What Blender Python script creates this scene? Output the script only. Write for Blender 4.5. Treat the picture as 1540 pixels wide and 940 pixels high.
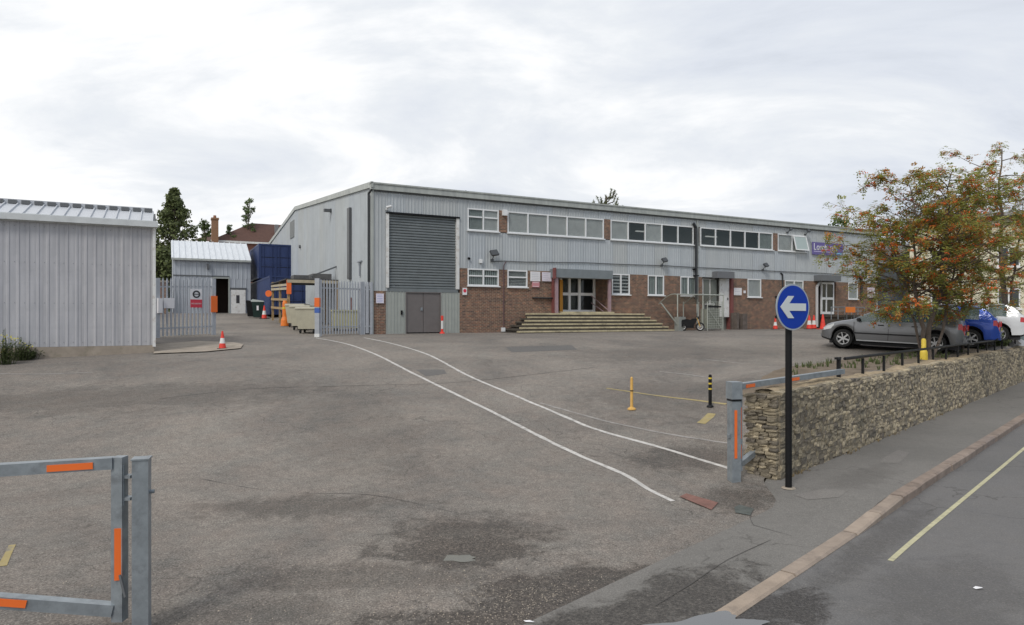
import bpy, math, random
from mathutils import Vector, Matrix, noise
S = bpy.context.scene
for o in list(bpy.data.objects): bpy.data.objects.remove(o)
R = random.Random(7)
COL = S.collection
# ---------------------------------------------------------------- camera, sky, sun, exposure
F = 1003.5; PX0 = 770.0; HZ = 478.0; CAMZ = 2.5
cam = bpy.data.objects.new('camera', bpy.data.cameras.new('camera')); COL.objects.link(cam)
cam.location = (0, 0, CAMZ); cam.rotation_euler = (math.radians(90), 0, 0)
cam.data.sensor_width = 36; cam.data.lens = F / 1540 * 36
cam.data.shift_y = 8.0 / 1540
cam.data.clip_end = 3000; cam.data.clip_start = 0.1
S.camera = cam
S.view_settings.view_transform = 'Standard'; S.view_settings.look = 'None'
S.view_settings.exposure = 0.12; S.view_settings.gamma = 1.0
SUN_EL, SUN_AZ = math.radians(48), math.radians(207)     # azimuth clockwise from +Y
w = bpy.data.worlds.new('World'); S.world = w; w.use_nodes = True
nt = w.node_tree; nt.nodes.clear()
def N(t, typ, **kw):
    n = t.nodes.new(typ)
    for k, v in kw.items(): setattr(n, k, v)
    return n
def setin(n, **kw):
    for k, v in kw.items(): n.inputs[k.replace('_', ' ')].default_value = v
def ramp(t, src, pts):
    n = N(t, 'ShaderNodeValToRGB'); e = n.color_ramp.elements
    while len(e) < len(pts): e.new(0.5)
    for i, (p, c) in enumerate(pts):
        e[i].position = p; e[i].color = (c, c, c, 1) if isinstance(c, (int, float)) else (*c, 1)
    t.links.new(src, n.inputs[0]); return n
def mth(t, op, a, b=None, clamp=False):
    n = N(t, 'ShaderNodeMath', operation=op, use_clamp=clamp)
    for i, q in enumerate((a, b)):
        if q is None: continue
        if isinstance(q, (int, float)): n.inputs[i].default_value = q
        else: t.links.new(q, n.inputs[i])
    return n.outputs[0]
L = nt.links.new
sky = N(nt, 'ShaderNodeTexSky', sky_type='NISHITA', sun_disc=False, sun_elevation=SUN_EL, sun_rotation=SUN_AZ, altitude=60, air_density=1.0, dust_density=1.5, ozone_density=1.0)
bg1 = N(nt, 'ShaderNodeBackground'); bg1.inputs[1].default_value = 0.13; L(sky.outputs[0], bg1.inputs[0])
tc = N(nt, 'ShaderNodeTexCoord'); sep = N(nt, 'ShaderNodeSeparateXYZ'); L(tc.outputs['Generated'], sep.inputs[0])
zc = mth(nt, 'ADD', mth(nt, 'MAXIMUM', sep.outputs[2], 0.0), 0.22)
cmb = N(nt, 'ShaderNodeCombineXYZ')
L(mth(nt, 'DIVIDE', sep.outputs[0], zc), cmb.inputs[0]); L(mth(nt, 'DIVIDE', sep.outputs[1], zc), cmb.inputs[1])
mp = N(nt, 'ShaderNodeMapping'); L(cmb.outputs[0], mp.inputs[0]); mp.inputs['Scale'].default_value = (0.8, 1.25, 1); mp.inputs['Location'].default_value = (2.3, 4.1, 0)
n1 = N(nt, 'ShaderNodeTexNoise'); setin(n1, Scale=1.15, Detail=11.0, Roughness=0.6, Distortion=0.5); L(mp.outputs[0], n1.inputs['Vector'])
n2 = N(nt, 'ShaderNodeTexNoise'); setin(n2, Scale=0.42, Detail=5.0, Roughness=0.5); L(mp.outputs[0], n2.inputs['Vector'])
# thin cloud toward the left of the street is the brightest
side = mth(nt, 'MULTIPLY', sep.outputs[0], -0.27)
bright = mth(nt, 'ADD', mth(nt, 'ADD', mth(nt, 'MULTIPLY', n1.outputs[0], 0.85), mth(nt, 'MULTIPLY', n2.outputs[0], 0.42)), side)
cr = ramp(nt, bright, [(0.42, (0.56, 0.60, 0.67)), (0.53, (0.68, 0.72, 0.79)), (0.63, (0.78, 0.81, 0.85)), (0.75, (1.0, 1.0, 1.0))])
bg2 = N(nt, 'ShaderNodeBackground'); bg2.inputs[1].default_value = 1.0; L(cr.outputs[0], bg2.inputs[0])
cov = ramp(nt, mth(nt, 'ADD', mth(nt, 'MULTIPLY', n1.outputs[0], 0.6), mth(nt, 'ADD', mth(nt, 'MULTIPLY', n2.outputs[0], 0.4), mth(nt, 'MULTIPLY', side, 0.5))), [(0.33, 0.25), (0.41, 1.0)])
mxs = N(nt, 'ShaderNodeMixShader'); L(cov.outputs[0], mxs.inputs[0]); L(bg1.outputs[0], mxs.inputs[1]); L(bg2.outputs[0], mxs.inputs[2])
wo = N(nt, 'ShaderNodeOutputWorld'); L(mxs.outputs[0], wo.inputs[0])
sd = bpy.data.lights.new('sun', 'SUN'); sd.energy = 1.5; sd.angle = math.radians(15); sd.color = (1, 0.96, 0.9)
so = bpy.data.objects.new('sun', sd); COL.objects.link(so)
sv = Vector((math.sin(SUN_AZ) * math.cos(SUN_EL), math.cos(SUN_AZ) * math.cos(SUN_EL), math.sin(SUN_EL)))
so.rotation_euler = sv.to_track_quat('Z', 'Y').to_euler(); so.location = (0, 0, 60)
# ---------------------------------------------------------------- helpers
def rot2(a): return Matrix.Rotation(a, 4, 'Z')
class MB:
    def __init__(s): s.v = []; s.f = []; s.m = []
    def add(s, vs, fs, m=0):
        o = len(s.v); s.v += [tuple(p) for p in vs]; s.f += [tuple(i + o for i in q) for q in fs]; s.m += [m] * len(fs); return s
    def box(s, x0, x1, y0, y1, z0, z1, m=0, M=None):
        vs = [Vector(p) for p in ((x0,y0,z0),(x1,y0,z0),(x1,y1,z0),(x0,y1,z0),(x0,y0,z1),(x1,y0,z1),(x1,y1,z1),(x0,y1,z1))]
        if M: vs = [M @ p for p in vs]
        return s.add(vs, [(0,3,2,1),(4,5,6,7),(0,1,5,4),(1,2,6,5),(2,3,7,6),(3,0,4,7)], m)
    def cyl(s, p0, p1, r0, r1=None, n=10, m=0, cap=True):
        r1 = r0 if r1 is None else r1; p0 = Vector(p0); p1 = Vector(p1); d = (p1 - p0)
        if d.length < 1e-6: return s
        d.normalize(); a = d.orthogonal().normalized(); b = d.cross(a); vs = []
        for p, r in ((p0, r0), (p1, r1)):
            for i in range(n):
                t = 2*math.pi*i/n + math.pi/n; vs.append(p + (a*math.cos(t) + b*math.sin(t))*r)
        fs = [(i, (i+1) % n, n+(i+1) % n, n+i) for i in range(n)]
        if cap: fs += [tuple(range(n))[::-1], tuple(range(n, 2*n))]
        return s.add(vs, fs, m)
    def tube(s, pts, r, n=8, m=0):
        for a, b in zip(pts[:-1], pts[1:]): s.cyl(a, b, r, r, n, m)
        return s
    def bar(s, p0, p1, wd, ht, m=0):           # rectangular bar, width sideways, height upwards
        p0 = Vector(p0); p1 = Vector(p1); d = (p1-p0).normalized()
        up = Vector((0,0,1)) if abs(d.z) < 0.9 else Vector((0,1,0))
        sd_ = d.cross(up).normalized(); up = sd_.cross(d); vs = []
        for p in (p0, p1):
            for a, b in ((-1,-1),(1,-1),(1,1),(-1,1)): vs.append(p + sd_*a*wd/2 + up*b*ht/2)
        return s.add(vs, [(0,1,2,3),(7,6,5,4),(0,4,5,1),(1,5,6,2),(2,6,7,3),(3,7,4,0)], m)
    def prism(s, pts, y0, y1, m=0, ax='y'):    # polygon in (x,z) pushed along y, or (y,z) along x, or (x,y) along z
        n = len(pts)
        mk = {'y': lambda p, t: (p[0], t, p[1]), 'x': lambda p, t: (t, p[0], p[1]), 'z': lambda p, t: (p[0], p[1], t)}[ax]
        vs = [mk(p, y0) for p in pts] + [mk(p, y1) for p in pts]
        return s.add(vs, [tuple(range(n)), tuple(range(n, 2*n))[::-1]] + [(i, n+i, n+(i+1) % n, (i+1) % n) for i in range(n)], m)
    def lathe(s, prof, n=16, c=(0,0,0), ax='z', m=0):
        vs = []; k = len(prof)
        for i in range(n):
            t = 2*math.pi*i/n
            for r, h in prof:
                p = {'z': (r*math.cos(t), r*math.sin(t), h), 'y': (r*math.cos(t), h, r*math.sin(t)), 'x': (h, r*math.cos(t), r*math.sin(t))}[ax]
                vs.append((p[0]+c[0], p[1]+c[1], p[2]+c[2]))
        fs = [(i*k+j, ((i+1) % n)*k+j, ((i+1) % n)*k+j+1, i*k+j+1) for i in range(n) for j in range(k-1)]
        return s.add(vs, fs, m)
    def corr(s, x0, x1, y, z0, z1, pitch=0.2, dep=0.03, m=0, rib=0.35):  # vertical ribs proud toward -y
        xs = [x0]; k = math.ceil((x0)/pitch - 1e-6); pts = [(x0, y)]
        i = 0
        while True:
            c = x0 + pitch*(i+0.5)
            if c + pitch*rib/2 > x1 + 1e-6: break
            h = pitch*rib/2
            pts += [(c-h, y), (c-h*0.55, y-dep), (c+h*0.55, y-dep), (c+h, y)]; i += 1
        pts.append((x1, y))
        vs = []
        for px, py in pts: vs += [(px, py, z0), (px, py, z1)]
        n = len(pts)
        fs = [(2*i, 2*i+2, 2*i+3, 2*i+1) for i in range(n-1)]
        o = len(vs); vs += [(x0, y+0.05, z0), (x1, y+0.05, z0), (x1, y+0.05, z1), (x0, y+0.05, z1)]
        fs.append((o, o+3, o+2, o+1))
        return s.add(vs, fs, m)
    def mesh(s, name, mats, smooth=False):
        me = bpy.data.meshes.new(name); me.from_pydata(s.v, [], s.f)
        for q in (mats if isinstance(mats, (list, tuple)) else [mats]): me.materials.append(q)
        if any(s.m): me.polygons.foreach_set('material_index', s.m)
        if smooth:
            me.polygons.foreach_set('use_smooth', [True]*len(s.f))
            if smooth != 'all': me.set_sharp_from_angle(angle=math.radians(smooth if isinstance(smooth, (int, float)) and smooth is not True else 35))
        me.update(); return me
    def build(s, name, mats, parent=None, loc=(0,0,0), rotz=0, smooth=False, **kw):
        return link(name, s.mesh(name, mats, smooth), parent, loc, rotz, **kw)
def link(name, me, parent=None, loc=(0,0,0), rotz=0, label=None, cat=None, group=None, kind=None, scale=None):
    o = bpy.data.objects.new(name, me); COL.objects.link(o); o.location = loc; o.rotation_euler = (0,0,rotz)
    if scale: o.scale = scale
    if parent: o.parent = parent
    tag(o, label, cat, group, kind); return o
def tag(o, label=None, cat=None, group=None, kind=None):
    for k, v in (('label', label), ('category', cat), ('group', group), ('kind', kind)):
        if v: o[k] = v
def thing(name, label, cat, loc=(0,0,0), rotz=0, group=None): return link(name, None, None, loc, rotz, label, cat, group)
def kids(o): return [c for c in bpy.data.objects if c.parent == o]
def dup(root, loc, rotz, label, group=None):
    r = root.copy(); COL.objects.link(r); r.location = loc; r.rotation_euler = (0,0,rotz); r['label'] = label
    if group: r['group'] = group
    for ch in kids(root):
        c = ch.copy(); COL.objects.link(c); c.parent = r
        for g in kids(ch):
            d = g.copy(); COL.objects.link(d); d.parent = c
    return r
# ---------------------------------------------------------------- materials
MATS = {}
def mat(name, col, rough=0.7, metal=0.0, spec=0.4, var=0.0, vscale=3.0, bump=0.0, bscale=40.0, dirt=None, coat=0.0, streak=0.0, alpha=1.0, emis=None, island=0.0, stretch=None, transl=0.0):
    if name in MATS: return MATS[name]
    m = bpy.data.materials.new(name); m.use_nodes = True; t = m.node_tree; b = t.nodes['Principled BSDF']; MATS[name] = m
    b.inputs['Base Color'].default_value = (*col, 1); b.inputs['Roughness'].default_value = rough; b.inputs['Metallic'].default_value = metal
    b.inputs['Specular IOR Level'].default_value = spec; b.inputs['Coat Weight'].default_value = coat; b.inputs['Coat Roughness'].default_value = 0.05
    b.inputs['Alpha'].default_value = alpha
    if emis: b.inputs['Emission Color'].default_value = (*emis[0], 1); b.inputs['Emission Strength'].default_value = emis[1]
    tcn = N(t, 'ShaderNodeTexCoord'); src = None; vec = tcn.outputs['Object']
    if stretch:
        mpn = N(t, 'ShaderNodeMapping'); mpn.inputs['Scale'].default_value = stretch; t.links.new(vec, mpn.inputs[0]); vec = mpn.outputs[0]
    def mixc(fac, a, bcol, mode='MIX'):
        x = N(t, 'ShaderNodeMix', data_type='RGBA', blend_type=mode)
        for i, q in ((0, fac), (6, a), (7, bcol)):
            if isinstance(q, (int, float)): x.inputs[i].default_value = q
            elif isinstance(q, tuple): x.inputs[i].default_value = (*q, 1)
            else: t.links.new(q, x.inputs[i])
        return x.outputs[2]
    cur = col
    if var:
        nz = N(t, 'ShaderNodeTexNoise'); setin(nz, Scale=vscale, Detail=6.0, Roughness=0.6); t.links.new(vec, nz.inputs['Vector'])
        rp = ramp(t, nz.outputs[0], [(0.3, 1 - var), (0.7, 1 + var*0.6)])
        cur = mixc(1.0, cur, rp.outputs[0], 'MULTIPLY')
    if island:
        g = N(t, 'ShaderNodeNewGeometry'); oi = N(t, 'ShaderNodeObjectInfo')
        rr = mth(t, 'FRACT', mth(t, 'ADD', g.outputs['Random Per Island'], oi.outputs['Random']))
        rp = ramp(t, rr, [(0.0, (1-island, 1-island, 1-island*0.9)), (0.5, (1, 0.97, 0.92)), (1.0, (1+island*0.7, 1+island*0.6, 1+island*0.4))])
        cur = mixc(1.0, cur, rp.outputs[0], 'MULTIPLY')
    if streak:
        mpn = N(t, 'ShaderNodeMapping'); mpn.inputs['Scale'].default_value = (3.0, 3.0, 0.22); t.links.new(tcn.outputs['Object'], mpn.inputs[0])
        nz = N(t, 'ShaderNodeTexNoise'); setin(nz, Scale=1.6, Detail=7.0, Roughness=0.65); t.links.new(mpn.outputs[0], nz.inputs['Vector'])
        rp = ramp(t, nz.outputs[0], [(0.36, (1-streak, 1-streak*0.95, 1-streak*0.85)), (0.62, 1.0)])
        cur = mixc(1.0, cur, rp.outputs[0], 'MULTIPLY')
    if dirt:
        nz = N(t, 'ShaderNodeTexNoise'); setin(nz, Scale=dirt[1], Detail=8.0, Roughness=0.7); t.links.new(tcn.outputs['Object'], nz.inputs['Vector'])
        rp = ramp(t, nz.outputs[0], [(0.52, 0.0), (0.68, dirt[2])]); cur = mixc(rp.outputs[0], cur, dirt[0])
    if not isinstance(cur, tuple): t.links.new(cur, b.inputs['Base Color'])
    if bump:
        nz = N(t, 'ShaderNodeTexNoise'); setin(nz, Scale=bscale, Detail=5.0, Roughness=0.65); t.links.new(vec, nz.inputs['Vector'])
        bn = N(t, 'ShaderNodeBump'); bn.inputs['Strength'].default_value = bump; bn.inputs['Distance'].default_value = 0.02
        t.links.new(nz.outputs[0], bn.inputs['Height']); t.links.new(bn.outputs[0], b.inputs['Normal'])
    if transl:
        tr_ = N(t, 'ShaderNodeBsdfTranslucent'); ms = N(t, 'ShaderNodeMixShader'); ms.inputs[0].default_value = transl; out = t.nodes['Material Output']
        if not isinstance(cur, tuple): t.links.new(cur, tr_.inputs[0])
        t.links.new(b.outputs[0], ms.inputs[1]); t.links.new(tr_.outputs[0], ms.inputs[2]); t.links.new(ms.outputs[0], out.inputs[0])
    return m
clad = mat('grey_cladding', (0.465, 0.50, 0.525), 0.5, var=0.06, vscale=0.7, streak=0.12, island=0.03, dirt=((0.34, 0.355, 0.36), 0.9, 0.35))
clad2 = mat('shed_cladding', (0.465, 0.47, 0.50), 0.55, var=0.08, vscale=1.3, streak=0.2, island=0.03, dirt=((0.31, 0.31, 0.33), 1.1, 0.4))
shed3 = mat('back_shed_cladding', (0.42, 0.45, 0.485), 0.5, var=0.08, vscale=1.3, streak=0.15)
fascia = mat('fascia_grey', (0.43, 0.45, 0.42), 0.5, var=0.12, vscale=1.5, streak=0.2)
roofm = mat('roof_sheet', (0.50, 0.52, 0.55), 0.5, var=0.12, vscale=1.2, bump=0.1)
white = mat('white_upvc', (0.74, 0.75, 0.75), 0.35, var=0.05, vscale=4)
white_rust = mat('white_painted', (0.70, 0.70, 0.68), 0.5, var=0.1, vscale=3, dirt=((0.3, 0.2, 0.12), 5.0, 0.5))
shut = mat('shutter_grey', (0.185, 0.205, 0.21), 0.4, var=0.14, vscale=2.0, dirt=((0.2, 0.21, 0.21), 9.0, 0.4), metal=0.1)
doorm = mat('door_taupe', (0.155, 0.14, 0.135), 0.5, var=0.08, vscale=4)
panelm = mat('panel_sage', (0.36, 0.38, 0.35), 0.5, var=0.06, vscale=3, streak=0.1)
black = mat('black_paint', (0.008, 0.008, 0.009), 0.5, spec=0.25, var=0.2, vscale=8)
darkpipe = mat('dark_pipe', (0.03, 0.033, 0.037), 0.45)
greydark = mat('dark_grey', (0.10, 0.105, 0.11), 0.5, var=0.1)
galv = mat('galvanised', (0.27, 0.30, 0.32), 0.42, metal=0.35, var=0.22, vscale=9, dirt=((0.14, 0.15, 0.16), 6.0, 0.6), bump=0.05, bscale=60)
palis = mat('palisade_steel', (0.42, 0.44, 0.47), 0.5, metal=0.2, var=0.12, vscale=5)
orange = mat('orange_reflector', (0.80, 0.16, 0.03), 0.35, var=0.05)
orangep = mat('orange_plastic', (0.75, 0.20, 0.03), 0.5, var=0.1)
redcone = mat('cone_red', (0.75, 0.06, 0.04), 0.5, var=0.1)
whitecone = mat('cone_white', (0.72, 0.72, 0.70), 0.5, var=0.1)
rubber = mat('rubber', (0.02, 0.02, 0.02), 0.8)
interior = mat('dark_interior', (0.03, 0.03, 0.032), 0.9)
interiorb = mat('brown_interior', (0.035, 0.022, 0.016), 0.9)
blindm = mat('blind_fabric', (0.78, 0.82, 0.79), 0.8, var=0.12, vscale=2.5)
curtain = mat('slat_blind', (0.55, 0.63, 0.59), 0.8, var=0.15, vscale=6)
stripl = mat('strip_light', (0.8, 0.8, 0.8), 0.4, emis=((0.95, 1.0, 0.95), 0.4))
maroon = mat('maroon_paint', (0.20, 0.07, 0.065), 0.5, var=0.2, vscale=5)
mauve = mat('faded_pink_paint', (0.34, 0.24, 0.26), 0.5, var=0.15, vscale=5)
stepm = mat('step_concrete', (0.085, 0.075, 0.062), 0.85, var=0.3, vscale=3, bump=0.3)
nosing = mat('step_yellow_edge', (0.52, 0.455, 0.30), 0.7, var=0.35, vscale=5, dirt=((0.14, 0.12, 0.09), 2.5, 0.9))
concrete = mat('concrete', (0.34, 0.29, 0.235), 0.85, var=0.2, vscale=2.2, bump=0.3, dirt=((0.16, 0.15, 0.1), 2.0, 0.6))
blue_cont = mat('container_blue', (0.028, 0.048, 0.135), 0.5, var=0.12, vscale=2, streak=0.15)
wood = mat('weathered_wood', (0.36, 0.25, 0.13), 0.8, var=0.3, vscale=4, stretch=(6, 6, 1))
woodp = mat('pale_wood', (0.42, 0.37, 0.27), 0.8, var=0.2, vscale=4)
cream = mat('cream_plastic', (0.50, 0.47, 0.36), 0.5, var=0.12, vscale=3)
signw = mat('sign_white', (0.76, 0.75, 0.76), 0.4, var=0.04)
signp = mat('sign_lilac', (0.72, 0.68, 0.76), 0.4)
signred = mat('sign_red', (0.62, 0.05, 0.08), 0.4)
signblk = mat('sign_ink', (0.04, 0.04, 0.045), 0.5)
signblue = mat('sign_blue', (0.002, 0.038, 0.34), 0.4, spec=0.25, var=0.08, vscale=3)
arroww = mat('arrow_white', (0.58, 0.62, 0.62), 0.4, var=0.05)
grey_rim = mat('sign_rim_grey', (0.34, 0.38, 0.42), 0.4)
yellowp = mat('yellow_paint', (0.62, 0.37, 0.10), 0.5, var=0.15, vscale=8)
yellowb = mat('yellow_bright', (0.62, 0.46, 0.05), 0.5, var=0.1, vscale=8)
wline = mat('white_line', (0.52, 0.50, 0.47), 0.8, var=0.25, vscale=7, dirt=((0.22, 0.20, 0.18), 9.0, 0.8))
wfaint = mat('worn_white_line', (0.30, 0.28, 0.26), 0.85, var=0.3, vscale=6, dirt=((0.17, 0.16, 0.15), 5.0, 1.0))
yline = mat('worn_yellow_line', (0.36, 0.29, 0.13), 0.85, var=0.3, vscale=5, dirt=((0.18, 0.165, 0.145), 5.0, 0.95))
yline2 = mat('road_yellow_line', (0.48, 0.45, 0.29), 0.85, var=0.2, vscale=6, dirt=((0.22, 0.21, 0.17), 7.0, 0.6))
rust = mat('rusty_iron', (0.20, 0.10, 0.078), 0.75, var=0.3, vscale=9, bump=0.3)
iron = mat('grey_iron', (0.09, 0.10, 0.09), 0.6, var=0.3, vscale=9, bump=0.3)
tile = mat('roof_tile', (0.105, 0.055, 0.042), 0.85, var=0.2, vscale=3, bump=0.2)
chimb = mat('chimney_brick', (0.27, 0.15, 0.085), 0.85, var=0.2, vscale=5)
render_c = mat('cream_render', (0.66, 0.62, 0.48), 0.85, var=0.08, vscale=1)
slate = mat('slate_cladding', (0.145, 0.165, 0.195), 0.7, var=0.08, vscale=1.5)
glass_dark = mat('dark_glass', (0.015, 0.02, 0.022), 0.06, spec=0.6)
pane = mat('window_glass', (0.06, 0.08, 0.085), 0.04, spec=0.6, alpha=0.25)
clearpl = mat('clear_polycarbonate', (0.42, 0.43, 0.36), 0.2, spec=0.5, alpha=0.5)
bark = mat('bark', (0.15, 0.12, 0.10), 0.9, var=0.3, vscale=9, bump=0.6, bscale=30)
leaf_r = mat('rowan_leaf', (0.32, 0.35, 0.095), 0.6, island=0.5, transl=0.48)
leaf_y = mat('rowan_leaf_turning', (0.50, 0.27, 0.07), 0.6, island=0.5, transl=0.45)
berry = mat('orange_berry', (0.62, 0.13, 0.025), 0.35, island=0.4)
leaf_c = mat('conifer_leaf', (0.125, 0.155, 0.06), 0.7, island=0.5, transl=0.3)
leaf_g = mat('broad_leaf', (0.10, 0.15, 0.05), 0.7, island=0.5, transl=0.3)
leaf_w = mat('weed_leaf', (0.10, 0.13, 0.05), 0.7, island=0.5, transl=0.3)
flowy = mat('yellow_flower', (0.55, 0.50, 0.08), 0.6, island=0.3)
deadw = mat('dry_grass', (0.22, 0.17, 0.09), 0.8, island=0.4)
water = mat('puddle_water', (0.12, 0.12, 0.118), 0.02, spec=1.0)
wetmud = mat('wet_asphalt', (0.055, 0.05, 0.045), 0.35, spec=0.5, var=0.3, vscale=6, bump=0.3)
mortar = mat('mortar', (0.21, 0.18, 0.135), 0.95, var=0.3, vscale=5, bump=0.5)
stone_m = mat('rubble_stone', (0.37, 0.325, 0.245), 0.95, spec=0.2, var=0.45, vscale=8, bump=0.9, bscale=22, island=0.5, dirt=((0.115, 0.11, 0.088), 0.9, 0.85))
cope = mat('mortar_coping', (0.36, 0.28, 0.18), 0.95, var=0.3, vscale=5, bump=0.6, bscale=25, dirt=((0.14, 0.12, 0.08), 4.0, 0.7))
kerbm = mat('kerb_stone_face', (0.34, 0.28, 0.23), 0.85, var=0.2, vscale=4, bump=0.3, island=0.12, dirt=((0.17, 0.14, 0.12), 3.0, 0.7))
kerbr = mat('kerb_stone_reddish', (0.27, 0.218, 0.185), 0.85, var=0.25, vscale=4, bump=0.3, island=0.12, dirt=((0.15, 0.12, 0.10), 3.0, 0.7))
def brick_mat():
    m = bpy.data.materials.new('brick_wall'); m.use_nodes = True; t = m.node_tree; b = t.nodes['Principled BSDF']
    tcn = N(t, 'ShaderNodeTexCoord'); sp = N(t, 'ShaderNodeSeparateXYZ'); t.links.new(tcn.outputs['Object'], sp.inputs[0])
    cb = N(t, 'ShaderNodeCombineXYZ'); t.links.new(mth(t, 'ADD', sp.outputs[0], sp.outputs[1]), cb.inputs[0]); t.links.new(sp.outputs[2], cb.inputs[1])
    br = N(t, 'ShaderNodeTexBrick'); t.links.new(cb.outputs[0], br.inputs['Vector'])
    setin(br, Scale=1.0, Mortar_Size=0.011, Mortar_Smooth=0.1, Bias=0.0, Brick_Width=0.225, Row_Height=0.075)
    br.inputs['Color1'].default_value = (0.235, 0.118, 0.085, 1); br.inputs['Color2'].default_value = (0.105, 0.07, 0.06, 1); br.inputs['Mortar'].default_value = (0.27, 0.225, 0.18, 1)
    nz = N(t, 'ShaderNodeTexNoise'); setin(nz, Scale=3.4, Detail=9.0, Roughness=0.85); t.links.new(tcn.outputs['Object'], nz.inputs['Vector'])
    rp = ramp(t, nz.outputs[0], [(0.36, (0.62, 0.62, 0.66)), (0.5, (1, 0.95, 0.88)), (0.64, (1.6, 1.42, 1.15))])
    x = N(t, 'ShaderNodeMix', data_type='RGBA', blend_type='MULTIPLY'); x.inputs[0].default_value = 1
    t.links.new(br.outputs[0], x.inputs[6]); t.links.new(rp.outputs[0], x.inputs[7])
    t.links.new(x.outputs[2], b.inputs['Base Color']); b.inputs['Roughness'].default_value = 0.9
    bn = N(t, 'ShaderNodeBump'); bn.inputs['Strength'].default_value = 0.6; bn.inputs['Distance'].default_value = 0.01; bn.invert = True
    t.links.new(br.outputs['Fac'], bn.inputs['Height']); t.links.new(bn.outputs[0], b.inputs['Normal'])
    return m
brickm = brick_mat()
# ---------------------------------------------------------------- places: pixel rays, ground height, facade frame
def at(px, d, py=None):
    return Vector(((px-PX0)/F*d, d, CAMZ + (HZ-py)/F*d if py is not None else 0))
Q = math.sqrt(0.5)
def RS(r, s): return ((r-s)*Q, (r+s)*Q)              # road frame: r along the road, s into the yard
def rs(x, y): return ((x+y)*Q, (y-x)*Q)
C0 = Vector((-6.49, 31.0)); UX, UY = 0.887, 0.4618; PHI = math.atan2(UY, UX)
def smooth(x, a, b):
    t = min(1, max(0, (x-a)/(b-a))); return t*t*(3-2*t)
HD = [(0, 0.02), (5, 0.04), (9.9, 0.13), (14, 0.60), (18, 1.02), (22, 1.36), (28, 1.72), (36, 1.77), (60, 1.80), (400, 1.9)]
def hbase(d):
    if d <= HD[0][0]: return HD[0][1]
    for i in range(len(HD)-1):
        if d <= HD[i+1][0]:
            (x0, y0), (x1, y1) = HD[i], HD[i+1]; t = (d-x0)/(x1-x0); h = x1-x0
            m0 = (y1-HD[i-1][1])/(x1-HD[i-1][0])*h if i else 0
            m1 = (HD[i+2][1]-y0)/(HD[i+2][0]-x0)*h if i < len(HD)-2 else 0
            if i >= 6: m0 = m1 = y1-y0
            return (2*t**3-3*t*t+1)*y0 + (t**3-2*t*t+t)*m0 + (-2*t**3+3*t*t)*y1 + (t**3-t*t)*m1
    return HD[-1][1]
def pave_h(r): return 0.02 + 0.09*smooth(r, 8.3, 9.8)
POT = (-0.56, 6.95)
def G(x, y):
    r, s = rs(x, y); h = hbase(y)
    b = -(x-C0.x)*UY + (y-C0.y)*UX
    if b > 0: h += 0.045*min(b, 26)
    bank = smooth(r, 12.0, 16.0)*(1-smooth(s, 6.3, 9.0))
    h = h*(1-bank) + max(h, 1.33)*bank
    edge = 6.0 + (4.5-6.0)*smooth(r, 8.5, 9.6)
    w_ = smooth(s, 3.7, edge); h = pave_h(r)*(1-w_) + h*w_
    q = ((x-POT[0])/0.55)**2 + ((y-POT[1])/0.42)**2
    if q < 4: h -= 0.05*math.exp(-q*1.6)
    return h
def gp(px, py):                                      # ground point seen at a pixel of the photograph
    kx, kz = (px-PX0)/F, (HZ-py)/F; d = 2.0; prev = d
    while d < 90:
        if CAMZ + kz*d < G(kx*d, d):
            a, b = prev, d
            for _ in range(30):
                m = (a+b)/2
                if CAMZ + kz*m < G(kx*m, m): b = m
                else: a = m
            return Vector((kx*b, b, G(kx*b, b)))
        prev = d; d += 0.1
    return Vector((kx*60, 60, G(kx*60, 60)))
def fa(px, b=0.0):                                   # distance along the facade where the ray of column px meets the plane b behind it
    k = (px-PX0)/F; ox = C0.x - UY*b; oy = C0.y + UX*b
    return (k*oy - ox)/(UX - k*UY)
def fz(px, py, b=0.0):
    a = fa(px, b); d = C0.y + UX*b + UY*a
    return CAMZ + (HZ-py)/F*d
def W(a, b, z): return Vector((C0.x + UX*a - UY*b, C0.y + UY*a + UX*b, z))
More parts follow.
